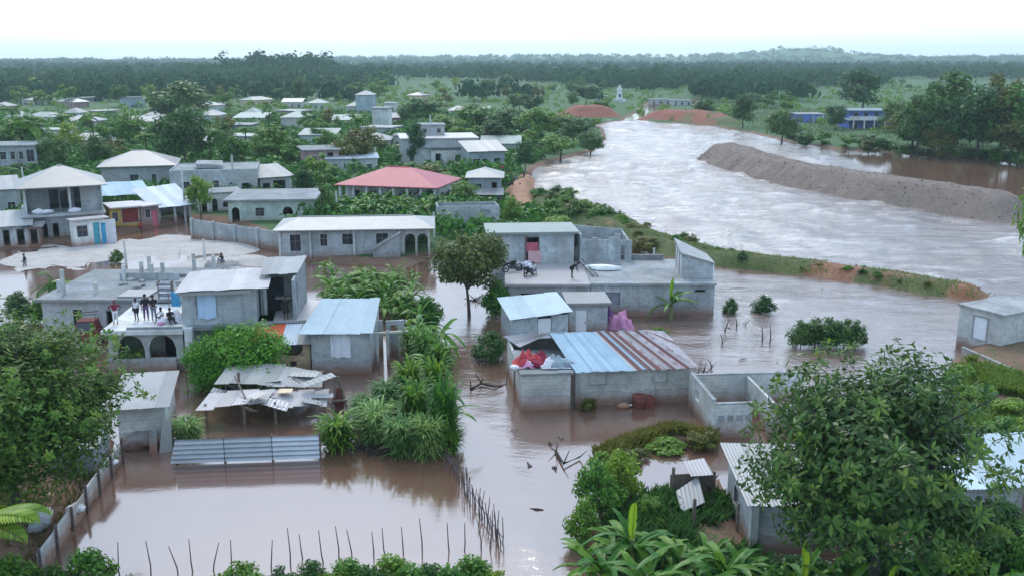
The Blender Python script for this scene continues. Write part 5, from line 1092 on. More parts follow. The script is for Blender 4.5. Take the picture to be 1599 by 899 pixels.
for x, y, tp, w_, kd in [(588,690,600,74,0),(628,708,622,72,0),(668,712,616,66,0),(604,644,568,64,0),(650,676,556,60,1),(694,696,548,56,1),(640,630,530,56,1),(682,650,516,52,1),(668,580,486,56,1),(690,600,500,50,1),(700,704,630,50,1),(570,668,590,60,0),(648,560,488,50,1)]:
    cane(x, y, tp, kd, 'cane clump in the tall stand beside the flooded street', GC, w_)
cane(528, 700, 622, 1, 'rounded cane clump at the right end of the sheet fence', None, 72); cane(293, 690, 630, 0, 'small cane clump in front of the white-roofed shed', None, 58)
cane(205, 575, 530, 0, 'pale leafy clump below the arched porch', None, 70)
# named shrubs
M['leaf_street'] = m_leaf('street_tree_leaves', (0.022, 0.058, 0.010), (0.085, 0.120, 0.024)); CR['street'] = crown_mesh('crown', 61, 7500, .06, M['leaf_street'], clumps=40, z0=.24)
tree(733,492,352,124,'street','mango-like dark tree with bare trunk standing in the flooded street')
bush(774,494,424,52,'bushm','dense green bush beside the roof-deck house corner'); bush(766,560,508,66,'bushd','low dark bush in the water by the plank shed')
bush(392,606,484,140,'shrub','large round feathery shrub below the curtain room'); bush(330,606,508,96,'shrub','smaller feathery shrub left of the large round one'); bush(356,580,494,96,'shrub','feathery shrub between the other two, behind')
bush(1141,490,460,28,'bushd','small dark shrub rising from the water, leftmost of two'); bush(1193,488,456,44,'bushd','dark shrub in the water left of the hedge'); bush(1029,528,504,34,'bushl','small green weed clump in brown water')
for x, w_ in ((1250,46),(1272,62),(1295,66),(1318,60),(1336,40)): bush(x, 540, 488+abs(x-1290)*.12, w_, 'bushd', 'dark hedge bush standing in the moving water', 'hedge bushes in the water')
bush(183,410,386,26,'bushd','dark little bush behind the rough concrete roof'); bush(30,500,448,60,'bushd','dark bush left of the rough concrete house')
bush(60,500,458,50,'bushm','green bush at the left end of the rough concrete house')
for i, (x, y, tp, w_, c) in enumerate([(140,932,838,100,'bushm'),(86,945,866,90,'bushd'),(20,950,846,110,'bushm'),(205,948,888,70,'busho')]): bush(x, y, tp, w_, c, ['bright bush at the bottom left below the panel fence','dark bush between the panel fence and the corner','bush filling the bottom left corner','olive bush at the bottom edge left of the stakes'][i])
for i, (x, y, tp, w_, c) in enumerate([(375,935,862,80,'bushl'),(440,940,872,70,'bushd'),(488,930,858,64,'bushd'),(545,935,856,90,'bushm'),(610,932,850,90,'bushm'),(670,938,864,80,'bushd'),(735,932,852,90,'bushm'),(768,940,866,56,'bushl'),(320,948,884,70,'busho'),(408,950,876,80,'bushm'),(516,952,870,80,'bushl'),(578,955,866,80,'bushd'),(640,955,862,90,'bushm'),(702,955,866,80,'bushm'),(465,958,880,80,'bushm')]): bush(x, y, tp, w_, c, 'leafy bush in the hedge below the stake fence', 'bottom hedge')
for i, (x, y, tp, w_, c) in enumerate([(935,812,694,90,'bushm'),(908,850,756,60,'bushm'),(965,790,672,80,'bushl'),(985,716,692,64,'busho'),(1040,702,678,70,'bushm'),(1095,694,666,60,'busho'),(940,735,696,50,'bushm'),(1010,800,762,50,'bushl')]):
    bush(x, y, tp, w_, c, ['leafy bush at the channel edge above the banana plants','dark bush leaning over the channel','light green bush behind the leafy channel bush','left of three scrubby bushes on the silt mound','middle scrubby bush on the silt mound','right scrubby bush before the roofless shell','dark bush where mound and channel meet','green bush between bananas and lean-to'][i])
for i, (x, y, tp, w_, c) in enumerate([(1530,640,585,70,'bushl'),(1585,660,608,80,'bushl'),(1500,605,558,60,'bushm'),(1560,690,640,90,'bushm'),(1610,700,640,90,'bushl'),(1620,900,800,110,'bushm'),(1560,860,760,90,'bushd'),(1490,930,830,110,'bushd'),(1400,960,840,120,'bushd'),(1230,930,850,100,'bushd')]):
    bush(x, y, tp, w_, c, ['light bush on the right bank left of the debris','light bush on the right bank near the edge','green bush below the low concrete wall','green bush above the blue roof','light bush cut by the right edge above the blue roof','bush by the right edge under the blue roof','dark bush under the blue roof','dark bush right of the right tree trunk','dark bush under the right tree','dark bush by the white-roofed house wall'][i])
GU = 'shade bushes under the right tree'
for x, y, tp, w_, c in [(1265,960,846,110,'bushd'),(1320,975,840,120,'bushm'),(1385,985,850,110,'bushd'),(1440,960,830,110,'bushd'),(1500,965,820,110,'bushm'),(1545,930,790,100,'bushd'),(1600,940,800,100,'bushm'),(1210,975,860,90,'bushm'),(1360,930,800,110,'bushd'),(1460,905,780,110,'bushd')]: bush(x, y, tp, w_, c, 'dark leafy bush in the shade below the right tree', GU)
# low growth in the gardens of the left town
S5 = []; _r = np.random.default_rng(31); _roots = np.array([(o.location.x, o.location.y) for o in C.objects if o.type == 'EMPTY' and o.get('category') in ('house','shop','porch','roof','shed','wall','ruin','stall')])
_y = 100+230*_r.random(5200)**.8; _x = _r.uniform(-.56, .03, 5200)*_y; _ok = sdf(FLOOD, _x, _y) > 2.5
for x, y, k in zip(_x, _y, _ok):
    if k and np.min(np.hypot(_roots[:, 0]+4-x, _roots[:, 1]+4-y)) > 5.5: S5.append((x, y, _r.uniform(.5, 2.2)))
_h, _ = ground_h(np.array([q[0] for q in S5]), np.array([q[1] for q in S5]))
tag(wood('garden_growth', [(x, y, _h[i]-.2, r, r*1.2) for i, (x, y, r) in enumerate(S5)], 40, M['leaf_mid'], 9), 'low weeds and garden growth between the left town houses', 'weeds', kind='stuff')
# shrubs on the river bank and levee
GLV = 'shrubs along the levee'
for k in range(84):
    t = ri.random()**1.5*.93; i = int(t*(len(LEV[0])-1)); x, y, hh = LEV[0][i]+ri.uniform(-2, 2), LEV[1][i]+ri.uniform(-2.2, 2.2), LEV[2][i]
    sz = ri.uniform(.5, 2.0)*(1.3-t); r = empty('bush', (x, y, hh*.55), ri.uniform(0, 6), 'low shrub growing on the levee between river and flood', 'bush', GLV)
    c = link('foliage', CR[ri.choice(['bushm','bushd','busho','bushm'])], None, r); c.scale = (sz*1.4, sz*1.4, sz*.9); link('stem', TK[0], None, r).scale = (sz, sz, sz*.6)
for x, y, tp, w_, c in [(862,338,306,60,'bushm'),(900,346,308,54,'bushd'),(938,352,318,50,'bushm'),(968,352,326,24,'bushd'),(870,360,330,60,'bushl'),(800,352,300,34,'bushm'),(925,372,346,60,'busho'),(720,320,276,60,'bushl'),(752,296,262,40,'bushm'),(700,300,264,60,'bushm'),(672,280,252,60,'busho'),(640,276,250,50,'bushm'),(1005,392,362,60,'busho')]:
    bush(x, y, tp, w_, c, 'bank shrub between the middle houses and the river', 'bank shrubs right of the middle houses')
for k in range(30):
    x = ri.uniform(1235, 1640); y = 226+(x-1230)*.085+ri.uniform(-6, 4); s = scale_at(P(x, y, 0)); h = ri.uniform(1.5, 4.2); bush(x, y, y-h*s, h*1.5*s, ri.choice(['fard','farm','fard','faro']), 'waterside shrub along the far right bank', 'far right bank shrubs')
for k in range(44):
    x = ri.uniform(0, 620); y = ri.uniform(205, 262); s = scale_at(P(x, y, 0)); h = ri.uniform(1.6, 3.4)
    if covers(x, y, h*s, h*s): continue
    bush(x, y, y-h*s, h*1.5*s, ri.choice(['farm','fard','farl','faro']), 'garden shrub between the left town houses', 'garden shrubs in the left town')
for k in range(26):
    x = ri.uniform(660, 945); y = ri.uniform(196, 246); s = scale_at(P(x, y, 0)); h = ri.uniform(2, 4.5); bush(x, y, y-h*s, h*1.5*s, ri.choice(['farm','farm','fard','farl']), 'leafy undergrowth bush on the wooded bank', 'undergrowth on the wooded bank')
# ------------------------------------------------------------------ the two large foreground trees
def big_tree(label, px, by, top, wpx, mat, seed, n, leaf, clumps, z, z0, trunk_r, rosette=None, nros=0, name='tree'):
    p = P(px, by, z); s = scale_at(p); h = (by-top)/s; wd = wpx/s; rng = np.random.default_rng(seed)
    r = empty(name, (p.x, p.y, z-.2), 0, label, 'tree')
    cr = crown_mesh('crown', seed, n, leaf/wd, mat, clumps=clumps, z0=z0, loose=.86)
    c = link('crown', cr, None, r); c.scale = (wd, wd, h); c['kind'] = 'stuff'
    t = link('trunk', trunk_mesh('trunk', seed, M['bark_dark'], trunk_r/wd, z0+.12, 9, .85, .03, .34), None, r); t.scale = (wd, wd, h)
    if rosette:
        zc = (1+z0)/2; rz = (1-z0)/2
        for i in range(nros):
            u = rng.normal(size=3); u /= np.linalg.norm(u); u[2] = abs(u[2])*.9+rng.uniform(-.45, .1); u /= np.linalg.norm(u)
            q = u*np.array([.46, .46, rz*.98])*rng.uniform(.78, 1.06)
            f = link('leaf_cluster', rosette[i % len(rosette)], None, r); f.location = (q[0]*wd, q[1]*wd, (q[2]+zc)*h)
            d = (Vector((u[0], u[1], u[2]+.5))+Vector(rng.normal(size=3))*.45).normalized(); f.rotation_euler = d.to_track_quat('Z', 'Y').to_euler(); k = rng.uniform(.55, 1.35); f.scale = (k, k, k)
    return r
def rosette_mesh(seed, mat, n=11, L_=.42, wd=.11):
    rg = random.Random(seed); mb = MB()
    for i in range(n):
        a = 2.4*i+rg.uniform(-.2, .2); el = rg.uniform(-.35, .95); l = L_*rg.uniform(.7, 1.15); d = Vector((math.cos(a)*math.cos(el), math.sin(a)*math.cos(el), math.sin(el))); sd = Vector((-math.sin(a), math.cos(a), 0)); up = d.cross(sd)*-1
        w_ = wd*rg.uniform(.8, 1.2)*.5; m1 = d*l*.4+up*.02; m2 = d*l*.75-Vector((0,0,l*.08)); tp = d*l-Vector((0,0,l*.24)); b = len(mb.v)
        mb.v += [tuple(d*.03), tuple(m1+sd*w_+up*.02), tuple(m1), tuple(m1-sd*w_+up*.02), tuple(m2+sd*w_*.8+up*.02), tuple(m2), tuple(m2-sd*w_*.8+up*.02), tuple(tp)]
        mb.f += [(b,b+2,b+1),(b,b+3,b+2),(b+1,b+2,b+5,b+4),(b+2,b+3,b+6,b+5),(b+4,b+5,b+7),(b+5,b+6,b+7)]
    mb.tube([(0,0,-.35),(0,0,.06)], [.012,.01], 4)
    me = mb.mesh('leaf_cluster'); me.materials.append(mat); return me
M['leaf_rose'] = m_leaf('rosette_leaves', (0.016, 0.060, 0.008), (0.105, 0.185, 0.028), rough=0.38, spec=0.28)
ROS = [rosette_mesh(i, M['leaf_rose'], 5+(i*3)%7, .34+.04*(i%4), .09+.02*(i%3)) for i in range(9)]
M['leaf_left'] = m_leaf('left_tree_leaves', (0.014, 0.056, 0.006), (0.068, 0.150, 0.015)); M['leaf_left2'] = m_leaf('left_tree_shoots', (0.05, 0.13, 0.012), (0.12, 0.22, 0.03))
big_tree('large glossy-leaved tree in front at lower right', 1352, 985, 512, 430, M['leaf_near'], 101, 28000, .29, 70, .6, .20, .17, ROS, 290)
big_tree('large bright leafy tree at the left foreground edge', 30, 806, 456, 440, M['leaf_left'], 102, 50000, .27, 74, .7, .13, .20, [rosette_mesh(20+i, M['leaf_left2'], 9, .26, .10) for i in range(4)], 240)
big_tree('tree reaching in at the right edge above the levee', 1618, 640, 258, 150, M['leaf_mid'], 103, 9000, .26, 40, .6, .52, .16)
# grass on the banks
def grass(name, pts, h, label, mat='leaf_grass', seed=0):
    rng = np.random.default_rng(seed); n = len(pts); pts = np.asarray(pts); a = rng.uniform(0, 6.283, n); hh = h*rng.uniform(.5, 1.3, n); w_ = h*.10*rng.uniform(.7, 1.4, n)
    d = np.stack([np.cos(a), np.sin(a), 0*a], 1); sd = np.stack([-np.sin(a), np.cos(a), 0*a], 1); up = np.array([0, 0, 1.0])
    V = np.stack([pts-sd*w_[:,None], pts+sd*w_[:,None], pts+d*(hh*.25)[:,None]+up*(hh*.65)[:,None]+sd*(w_*.7)[:,None], pts+d*(hh*.7)[:,None]+up*hh[:,None]], 1).reshape(-1, 3)
    tag(link(name, np_mesh(name, V, np.arange(len(V)).reshape(-1, 4), M[mat])), label, 'grass', kind='stuff')
rng = np.random.default_rng(8)
i = rng.integers(0, len(LEV[0]), 9000); keep = rng.random(9000) < np.where(np.abs(i/len(LEV[0])-TRED) < .03, .05, np.where(i/len(LEV[0]) > .965, .15, 1-.4*i/len(LEV[0]))); i = i[keep]
off = rng.uniform(-1, 1, len(i))*3.2; ox = rng.uniform(-.5, .5, len(i)); gx = LEV[0][i]+ox; gy = LEV[1][i]+off
grass('grass', np.stack([gx, gy, LEV[2][i]*np.clip(1-np.abs(off/4.2)**1.25, 0, 1)-.05], 1), .30, 'rough grass covering the levee', seed=1, mat='leaf_grass')
def poly_grass(pix, n, h, label, seed, mat='leaf_grass'):
    pl_ = wp(pix); xs = [p[0] for p in pl_]; ys = [p[1] for p in pl_]; rng = np.random.default_rng(seed); gx = rng.uniform(min(xs), max(xs), n*3); gy = rng.uniform(min(ys), max(ys), n*3)
    k = (sdf(pl_, gx, gy) < 0)&(fbm(gx*.35, gy*.35, seed, 3) > .42); gx, gy = gx[k][:n], gy[k][:n]; z, _ = ground_h(gx, gy); k = z > -.05
    grass('grass', np.stack([gx[k], gy[k], z[k]], 1), h, label, mat, seed)
poly_grass([(1470,590),(1500,575),(1700,640),(1700,720),(1440,700),(1420,660)], 16000, .6, 'bright grass on the right bank above the blue roof', 2)
poly_grass([(-100,700),(60,700),(190,715),(150,780),(60,900),(-100,900)], 1500, .3, 'thin grass on the brown left bank', 3, 'leaf_olive')
poly_grass([(900,720),(960,686),(1050,662),(1140,676),(1110,712),(960,735)], 6000, .5, 'weeds on the silt mound before the roofless shell', 4, 'leaf_olive')
poly_grass([(300,376),(440,388),(440,372),(345,352)], 3000, .3, 'strip of grass at the foot of the boundary wall', 5, 'leaf_light')
poly_grass([(1100,190),(1240,215),(1400,238),(1640,262),(1640,236),(1400,205),(1240,170),(1100,150)], 5000, .7, 'long grass on the far river bank', 6, 'leaf_olive')
poly_grass([(870,800),(930,740),(1000,730),(1100,760),(1250,900),(1270,990),(900,990)], 6000, .55, 'undergrowth beneath the bottom banana plants', 7, 'leaf_dark')
poly_grass([(820,330),(900,345),(980,395),(940,408),(780,350),(800,320)], 6000, .6, 'weeds on the bank behind the roof-deck house', 8, 'leaf_grass')
# ================================================================== small things
def at_deck(px, py, z): return P(px, py, z)
# stake fences
def stakes(label, rows, seed, group=None):
    rg = random.Random(seed); p0 = P(*rows[0][:2], 0); r = empty('stake_fence', (p0.x, p0.y, -.9), 0, label, 'fence', group)
    for (x, by, tx, ty) in rows:
        p = P(x, by, 0)-p0; s = scale_at(P(x, by, 0)); h = (by-ty)/s+.9; dx = (tx-x)/s; m_ = rg.uniform(-.08, .08)
        MB().tube([(p.x, p.y, 0), (p.x+dx*.4+m_, p.y+m_, h*.55), (p.x+dx, p.y, h)], [.034, .028, .016], 5).obj('stake', M['stake'], r)
    return r, p0
stakes('row of thin crooked stakes in the water along the bottom hedge', [(190,905,190,840),(234,900,233,838),(280,895,267,848),(303,890,299,836),(328,890,345,842),(362,885,363,838),(420,888,428,838),(452,882,452,818),(478,870,469,830),(510,878,500,822),(528,872,526,816),(553,866,543,822),(582,868,582,826),(606,864,598,820),(631,862,628,818),(659,860,656,804),(704,860,699,812),(722,860,726,812),(751,858,746,808),(768,856,768,822)], 1)
rows = []; rg = random.Random(7)
for k in range(46):
    t = (k/45)**1.15; x = 700+84*t+rg.uniform(-3, 3); by = 722+132*t+rg.uniform(-3, 3); rows.append((x, by, x+rg.uniform(-7, 5), by-rg.uniform(26, 42)*(.75+.5*t)))
fr_, p0 = stakes('dense line of stakes between the yard water and the flooded street', rows, 2)
a, b = P(698,722,0)-p0, P(786,854,0)-p0
MB().tube([(a.x, a.y, 1.3), ((a.x+b.x)/2, (a.y+b.y)/2, 1.22), (b.x, b.y, 1.3)], .022, 4).obj('rail', M['stake'], fr_)
# driftwood, branches, sticks in the water
def twig(label, pts, r, group='branches sticking out of the water', n=4, seed=0):
    rg = random.Random(seed); p0 = P(*pts[0], 0); e = empty('branch', p0, 0, label, 'branch', group); q = []
    for i, (x, y) in enumerate(pts): p = P(x, y, 0)-p0; q.append((p.x, p.y, .05+.12*math.sin(i*1.3)))
    MB().tube(q, [r*(1-.6*i/len(q)) for i in range(len(q))], 5).obj('limb', M['bark_dark'], e)
    for k in range(n):
        i = rg.randrange(len(q)); b_ = Vector(q[i]); MB().tube([b_, b_+Vector((rg.uniform(-.5, .5), rg.uniform(-.4, .4), rg.uniform(.3, .9)))], [r*.5, r*.2], 4).obj('twig', M['bark_dark'], e)
twig('forked dead branch floating beside the flooded street, below the low dark bush', [(735,608),(752,602),(772,606),(790,600)], .09, seed=1)
twig('dead branch at the left end of the silt mound', [(868,706),(880,728),(905,716)], .08, seed=2)
for k, (x, y, tx, ty) in enumerate([(1130,518,1138,498),(1150,512,1148,494),(1190,534,1188,508),(1202,536,1201,504),(1128,538,1124,520),(1160,508,1170,500),(1112,575,1104,560)]):
    p = P(x, y, 0); s = scale_at(p); e = empty('branch', (p.x, p.y, -.5), 0, 'thin dead stick poking out of the moving water', 'branch', 'dead sticks in the moving water')
    MB().tube([(0,0,0),((tx-x)/s*.4+.05,0,.5+(y-ty)/s*.5),((tx-x)/s,0,.5+(y-ty)/s)], [.05,.04,.015], 5).obj('limb', M['bark_dark'], e); MB().tube([(0,0,.6),(.25,.1,.9)], [.03,.01], 4).obj('twig', M['bark_dark'], e)
pb = P(1096,590,0); e = empty('brush_pile', (pb.x, pb.y, 0), 0, 'tangle of dead brush at the right end of the blue-roofed house', 'brush pile')
for k in range(26):
    a = ri.uniform(0, 6.28); MB().tube([(ri.uniform(-.5,.5), ri.uniform(-.4,.4), 0), (math.cos(a)*.7, math.sin(a)*.5, ri.uniform(.3, 1.3))], [.035, .01], 4).obj('twig', M['bark'], e)
for k, (x, y, lb) in enumerate([(742,470,'dead brush against the street tree foot'),(560,702,'drift debris in the water left of the cane stand'),(590,708,'drift debris at the foot of the cane stand')]):
    p = P(x, y, 0); e = empty('brush_pile', (p.x, p.y, 0), 0, lb, 'brush pile')
    for q in range(14): a = ri.uniform(0, 6.28); MB().tube([(ri.uniform(-.6,.6), ri.uniform(-.3,.3), -.05), (math.cos(a)*.9, math.sin(a)*.5, ri.uniform(.1, .6))], [.05, .015], 4).obj('twig', M['bark_dark'], e)
# poles
for x, by, ty, lb in [(290,346,262,'pale utility pole beside the porch'),(42,330,262,'pale pole left of the veranda house'),(526,336,300,'pale pole behind the long white roof'),(678,372,332,'pole at the right end of the long house'),(197,414,376,'short pale pole in the left street'),(320,408,374,'short pale pole by the grass strip'),(830,350,332,'short pale post behind the greenish slab roof'),(1020,424,388,'pale post on the bank behind the roof deck')]:
    p = G(x, by); s = scale_at(p); e = empty('pole', (p.x, p.y, p.z-.3), 0, lb, 'pole'); h = (by-ty)/s+.3
    MB().tube([(0,0,0),(.02,0,h*.5),(0,0,h)], [.14,.12,.09], 7).obj('shaft', M['pole'], e); MB().box(-.1,.1,-.1,.1,h,h+.06).obj('cap', M['pole'], e)
# red vehicle in the tree
p = P(140,548,0); e = empty('three_wheeler', (p.x, p.y, .3), .15, 'dark red three-wheeler with roof frame half hidden behind the left tree', 'vehicle')
bm = MB(); bm.hexa([(-.75,-.9,.3),(.75,-.9,.3),(.8,.9,.3),(-.8,.9,.3)], [(-.8,-.7,1.25),(.8,-.7,1.25),(.8,.85,1.3),(-.8,.85,1.3)]); bm.hexa([(-.75,-.55,1.25),(.75,-.55,1.25),(.76,.8,1.3),(-.76,.8,1.3)], [(-.6,-.25,1.95),(.6,-.25,1.95),(.62,.7,1.95),(-.62,.7,1.95)])
bm.obj('body', M['red'], e); MB().hexa([(-.6,-.59,1.32),(.6,-.59,1.32),(.5,-.3,1.86),(-.5,-.3,1.86)], [(-.6,-.61,1.32),(.6,-.61,1.32),(.5,-.34,1.86),(-.5,-.34,1.86)]).obj('windscreen', M['glass'], e)
for sx in (-1, 1): MB().tube([(sx*.5,-.93,.85),(sx*.5,-.88,.85)], .13, 10).obj('headlight', M['whitecloth'], e)
fr = MB(); fr.tube([(-.6,0,1.9),(-.6,0,2.35),(.6,0,2.35),(.6,0,1.9)], .035, 5); fr.tube([(-.6,.5,1.9),(-.6,.5,2.35),(.7,.5,2.45)], .035, 5); fr.obj('roof_frame', M['metal'], e)
for x, y in ((0,-.75),(-.7,.6),(.7,.6)): w_ = MB().tube([(x-.07,y,.3),(x+.07,y,.3)], .3, 14).obj('wheel', M['tyre'], e); MB().tube([(x-.08,y,.3),(x+.08,y,.3)], .12, 8).obj('hub', M['metal'], w_)
# crumpled cloth: an uneven draped sheet, with thickness
def drape(name, label, cat, px, py, z, w_, d_, h_, mat, seed, parent=None, loc=(0,0,0)):
    p = P(px, py, z); e = parent or empty(name, (p.x, p.y, z), 0, label, cat); n = 22; g = np.linspace(-1, 1, n); A, B_ = np.meshgrid(g, g, indexing='ij')
    r = np.sqrt(A**2+B_**2); wob = 1+.25*np.sin(3*np.arctan2(B_, A)+seed); H_ = h_*np.clip(1-(r/wob/.95)**2.4, 0, 1)
    f = np.abs(fbm(A*2.6+seed, B_*2.6, seed, 4)-.5)*2; H_ = H_*(.55+.75*f)+.10*h_*f+.01
    X_ = A*w_*.5*(1+.2*(fbm(A*2, B_*2+9, seed+3)-.5)); Y_ = B_*d_*.5*(1+.2*(fbm(A*2+5, B_*2, seed+5)-.5)); i = np.arange(n*n).reshape(n, n)
    Fq = np.stack([i[:-1,:-1], i[1:,:-1], i[1:,1:], i[:-1,1:]], -1).reshape(-1, 4); me = np_mesh('cloth_fold', np.stack([X_, Y_, H_], -1).reshape(-1, 3), Fq, M[mat], True); o = link('cloth_fold', me, None, e); o.location = loc
    return e
# loads on the blue-roofed house
W = BLUE.W; z = 2.35; D = BLUE.D
def heap(label, cat, px, py, z, items, seed, group=None, name='bundle'):
    p = P(px, py, z); e = empty(name, p, 0, label, cat, group); rg = random.Random(seed)
    for i, (m, r, sc) in enumerate(items): ico_blob('fold', r, seed*10+i, M[m], e, (rg.uniform(-.5, .5), rg.uniform(-.3, .3), r*sc[2]*.6+.0), 2, .28, sc)
e = drape('cloth_heap', 'dark red cloth heap on the flat corner of the blue-roofed house', 'cloth heap', 826, 568, 2.3, 2.0, 1.4, .9, 'redcloth', 1); drape('', '', '', 0, 0, 0, 1.3, 1.2, .8, 'maroon', 4, e, (.7,.3,0)); drape('', '', '', 0, 0, 0, .9, .8, .5, 'pinktarp', 6, e, (-.1,-.5,.02))
heap('white bags at the edge of the flat roof corner', 'bags', 815, 574, 2.3, [('whitecloth',.28,(1.3,.8,.8)),('whitecloth',.24,(1,1,.7)),('stone',.2,(1,1,.8))], 2)
heap('maroon and pale bundle before the blue sheets', 'bundle', 846, 572, 2.3, [('maroon',.4,(1.3,.8,.6)),('pinktarp',.3,(1.2,.7,.5)),('whitecloth',.25,(1,.8,.6))], 3)
e = drape('plastic_heap', 'grey plastic heap beside the blue roof edge', 'heap', 872, 570, 2.32, 1.8, 1.3, .7, 'paleblue', 14); drape('', '', '', 0, 0, 0, 1.0, .9, .6, 'whitecloth', 15, e, (-.5,-.3,.02)); drape('', '', '', 0, 0, 0, 1.2, .5, .35, 'greycloth', 16, e, (.6,-.2,.02))
e = drape('tarpaulin', 'pink tarpaulin bundle beside the grey shed', 'tarpaulin', 968, 514, -.1, 2.0, 1.6, 1.7, 'pinktarp', 5); drape('', '', '', 0, 0, 0, 1.3, 1.3, 1.9, 'purple', 8, e, (-.75,.5,0)); drape('', '', '', 0, 0, 0, 1.0, .9, 1.0, 'pinktarp', 9, e, (.55,-.4,0)); ico_blob('weight_stone', .22, 5, M['stone'], e, (.2,-.7,.15), 1)
rg = random.Random(55)
for k in range(9):
    x, y = rg.choice([(rg.uniform(795,900), rg.uniform(640,860)), (rg.uniform(1110,1450), rg.uniform(450,600)), (rg.uniform(690,790), rg.uniform(480,640))]); p = P(x, y, 0)
    e = empty('drift_scrap', (p.x, p.y, .0), rg.uniform(0, 6), 'small scrap of drift floating on the brown flood water', 'drift', 'drift scraps on the flood water')
    MB().tube([(-.3*rg.random()-.15,0,.02),(0,.05,.05),(.35,0,.02)], [.03,.05,.02], 5).obj('stick', M['bark_dark' if k % 3 else 'wood'], e)
    if k % 2: ico_blob('clump', rg.uniform(.08,.18), k, M['stake' if k % 4 else 'leaf_olive'], e, (.1,.08,.02), 1, .3, (1.5,1,.5))
# rusty drum and floating scraps
p = P(998,634,0); e = empty('oil_drum', (p.x, p.y-.1, -.25), .3, 'rust-red drum standing in water by the blue-roofed house', 'drum')
MB().tube([(0,0,0),(0,0,.3),(0,0,.34),(0,0,.6),(0,0,.64),(0,0,.95)], [.42,.42,.45,.42,.45,.42], 18).obj('barrel', M['rust'], e, True); MB().tube([(0,0,.93),(0,0,.97)], [.45,.45], 18).obj('rim', M['rust'], e)
MB().box(.25,.85,-.3,.3,.1,.85).obj('crate', M['rust'], e)
p = P(973,636,0); e = empty('float', (p.x, p.y, 0), 0, 'pale floating jug beside the rust-red drum', 'jug'); ico_blob('jug_body', .28, 4, M['cream'], e, (0,0,.1), 2, .1, (1.5,.8,.7)); MB().tube([(.38,0,.14),(.52,0,.18)], .06, 8).obj('cap', M['whitecloth'], e)
bush(918,640,612,34,'busho','small weed against the stained corner of the blue-roofed house')
# boat on the deck
p = P(942,421,2.76); e = empty('boat', (p.x, p.y, 2.76), -.15, 'small white upturned boat on the roof deck', 'boat')
V = []; n = 12
for i in range(n+1):
    t = i/n*2-1; w_ = .5*(1-abs(t)**2.2)+.02; hgt = .42*(1-.35*t*t)
    for j in range(9): a = math.pi*j/8; V.append((t*1.5, math.cos(a)*w_, math.sin(a)**.7*hgt+.06))
me = np_mesh('hull', V, [(i*9+j, i*9+j+1, (i+1)*9+j+1, (i+1)*9+j) for i in range(n) for j in range(8)], M['hull'], True); link('hull', me, None, e)
MB().tube([(-1.45,0,.42),(0,0,.52),(1.45,0,.42)], .035, 5).obj('keel', M['wood'], e); [MB().box(x-.05,x+.05,-.45,.45,0,.1).obj('thwart', M['wood'], e) for x in (-.6,.6)]
# ladder from the deck
p = P(905,412,2.76); q = P(930,447,2.0); e = empty('ladder', (p.x, p.y, 2.76), 0, 'dark ladder lying over the roof deck edge', 'ladder'); d = q-p
for o in (-.18, .18): MB().tube([(o,0,.35),(d.x+o,d.y,.12)], .05, 5).obj('rail', M['metal'], e)
for k in range(9): t = (k+.5)/9; MB().tube([(d.x*t-.18,d.y*t,.35-.23*t),(d.x*t+.18,d.y*t,.35-.23*t)], .03, 4).obj('rung', M['pole'], e)
# motorcycles on the deck
def moto(label, px, py, z, rz, body):
    p = P(px, py, z); e = empty('motorcycle', (p.x, p.y, z), rz, label, 'motorcycle', 'motorcycles on the roof deck')
    for x in (-.62, .62):
        t = MB(); k = 16; pts = [(x+.29*math.cos(2*math.pi*i/k), 0, .3+.29*math.sin(2*math.pi*i/k)) for i in range(k+1)]; w_ = t.tube(pts, .055, 6).obj('wheel', M['tyre'], e); MB().tube([(x,-.05,.3),(x,.05,.3)], .1, 8).obj('hub', M['metal'], w_)
    MB().hexa([(-.2,-.12,.62),(.35,-.12,.62),(.35,.12,.62),(-.2,.12,.62)], [(-.1,-.09,.88),(.28,-.09,.92),(.28,.09,.92),(-.1,.09,.88)]).obj('tank', M[body], e)
    MB().hexa([(-.75,-.13,.66),(-.15,-.13,.66),(-.15,.13,.66),(-.75,.13,.66)], [(-.78,-.11,.8),(-.18,-.11,.78),(-.18,.11,.78),(-.78,.11,.8)]).obj('seat', M['blackcloth'], e); MB().box(-.2,.25,-.15,.15,.25,.58).obj('engine', M['metal'], e)
    f = MB(); [f.tube([(.62,y,.3),(.42,y,1.0)], .03, 5) for y in (-.08,.08)]; f.obj('fork', M['pole'], e); MB().tube([(.36,-.36,1.05),(.42,-.1,1.0),(.42,.1,1.0),(.36,.36,1.05)], .025, 5).obj('handlebar', M['metal'], e); MB().tube([(.5,0,.88),(.58,0,.88)], .1, 10).obj('headlight', M['whitecloth'], e)
moto('dark motorcycle at the back of the roof deck, left of the pair', 800, 424, 2.71, .5, 'blackcloth'); moto('motorcycle with white tank on the roof deck, right of the pair', 826, 430, 2.71, 1.1, 'whitecloth')
heap('pale cloth bundle between the motorcycles', 'bundle', 816, 420, 2.71, [('whitecloth',.4,(1.1,.8,1)),('greycloth',.35,(1,1,.9)),('whitecloth',.3,(1,1,1.2))], 6)
heap('dark plastic heap by the broken walls on the deck', 'heap', 903, 404, 2.76, [('slab_dark',.7,(1.0,.7,1.0)),('blackcloth',.35,(1.2,.7,.7)),('slab_dark',.5,(1.3,.6,.6))], 7)
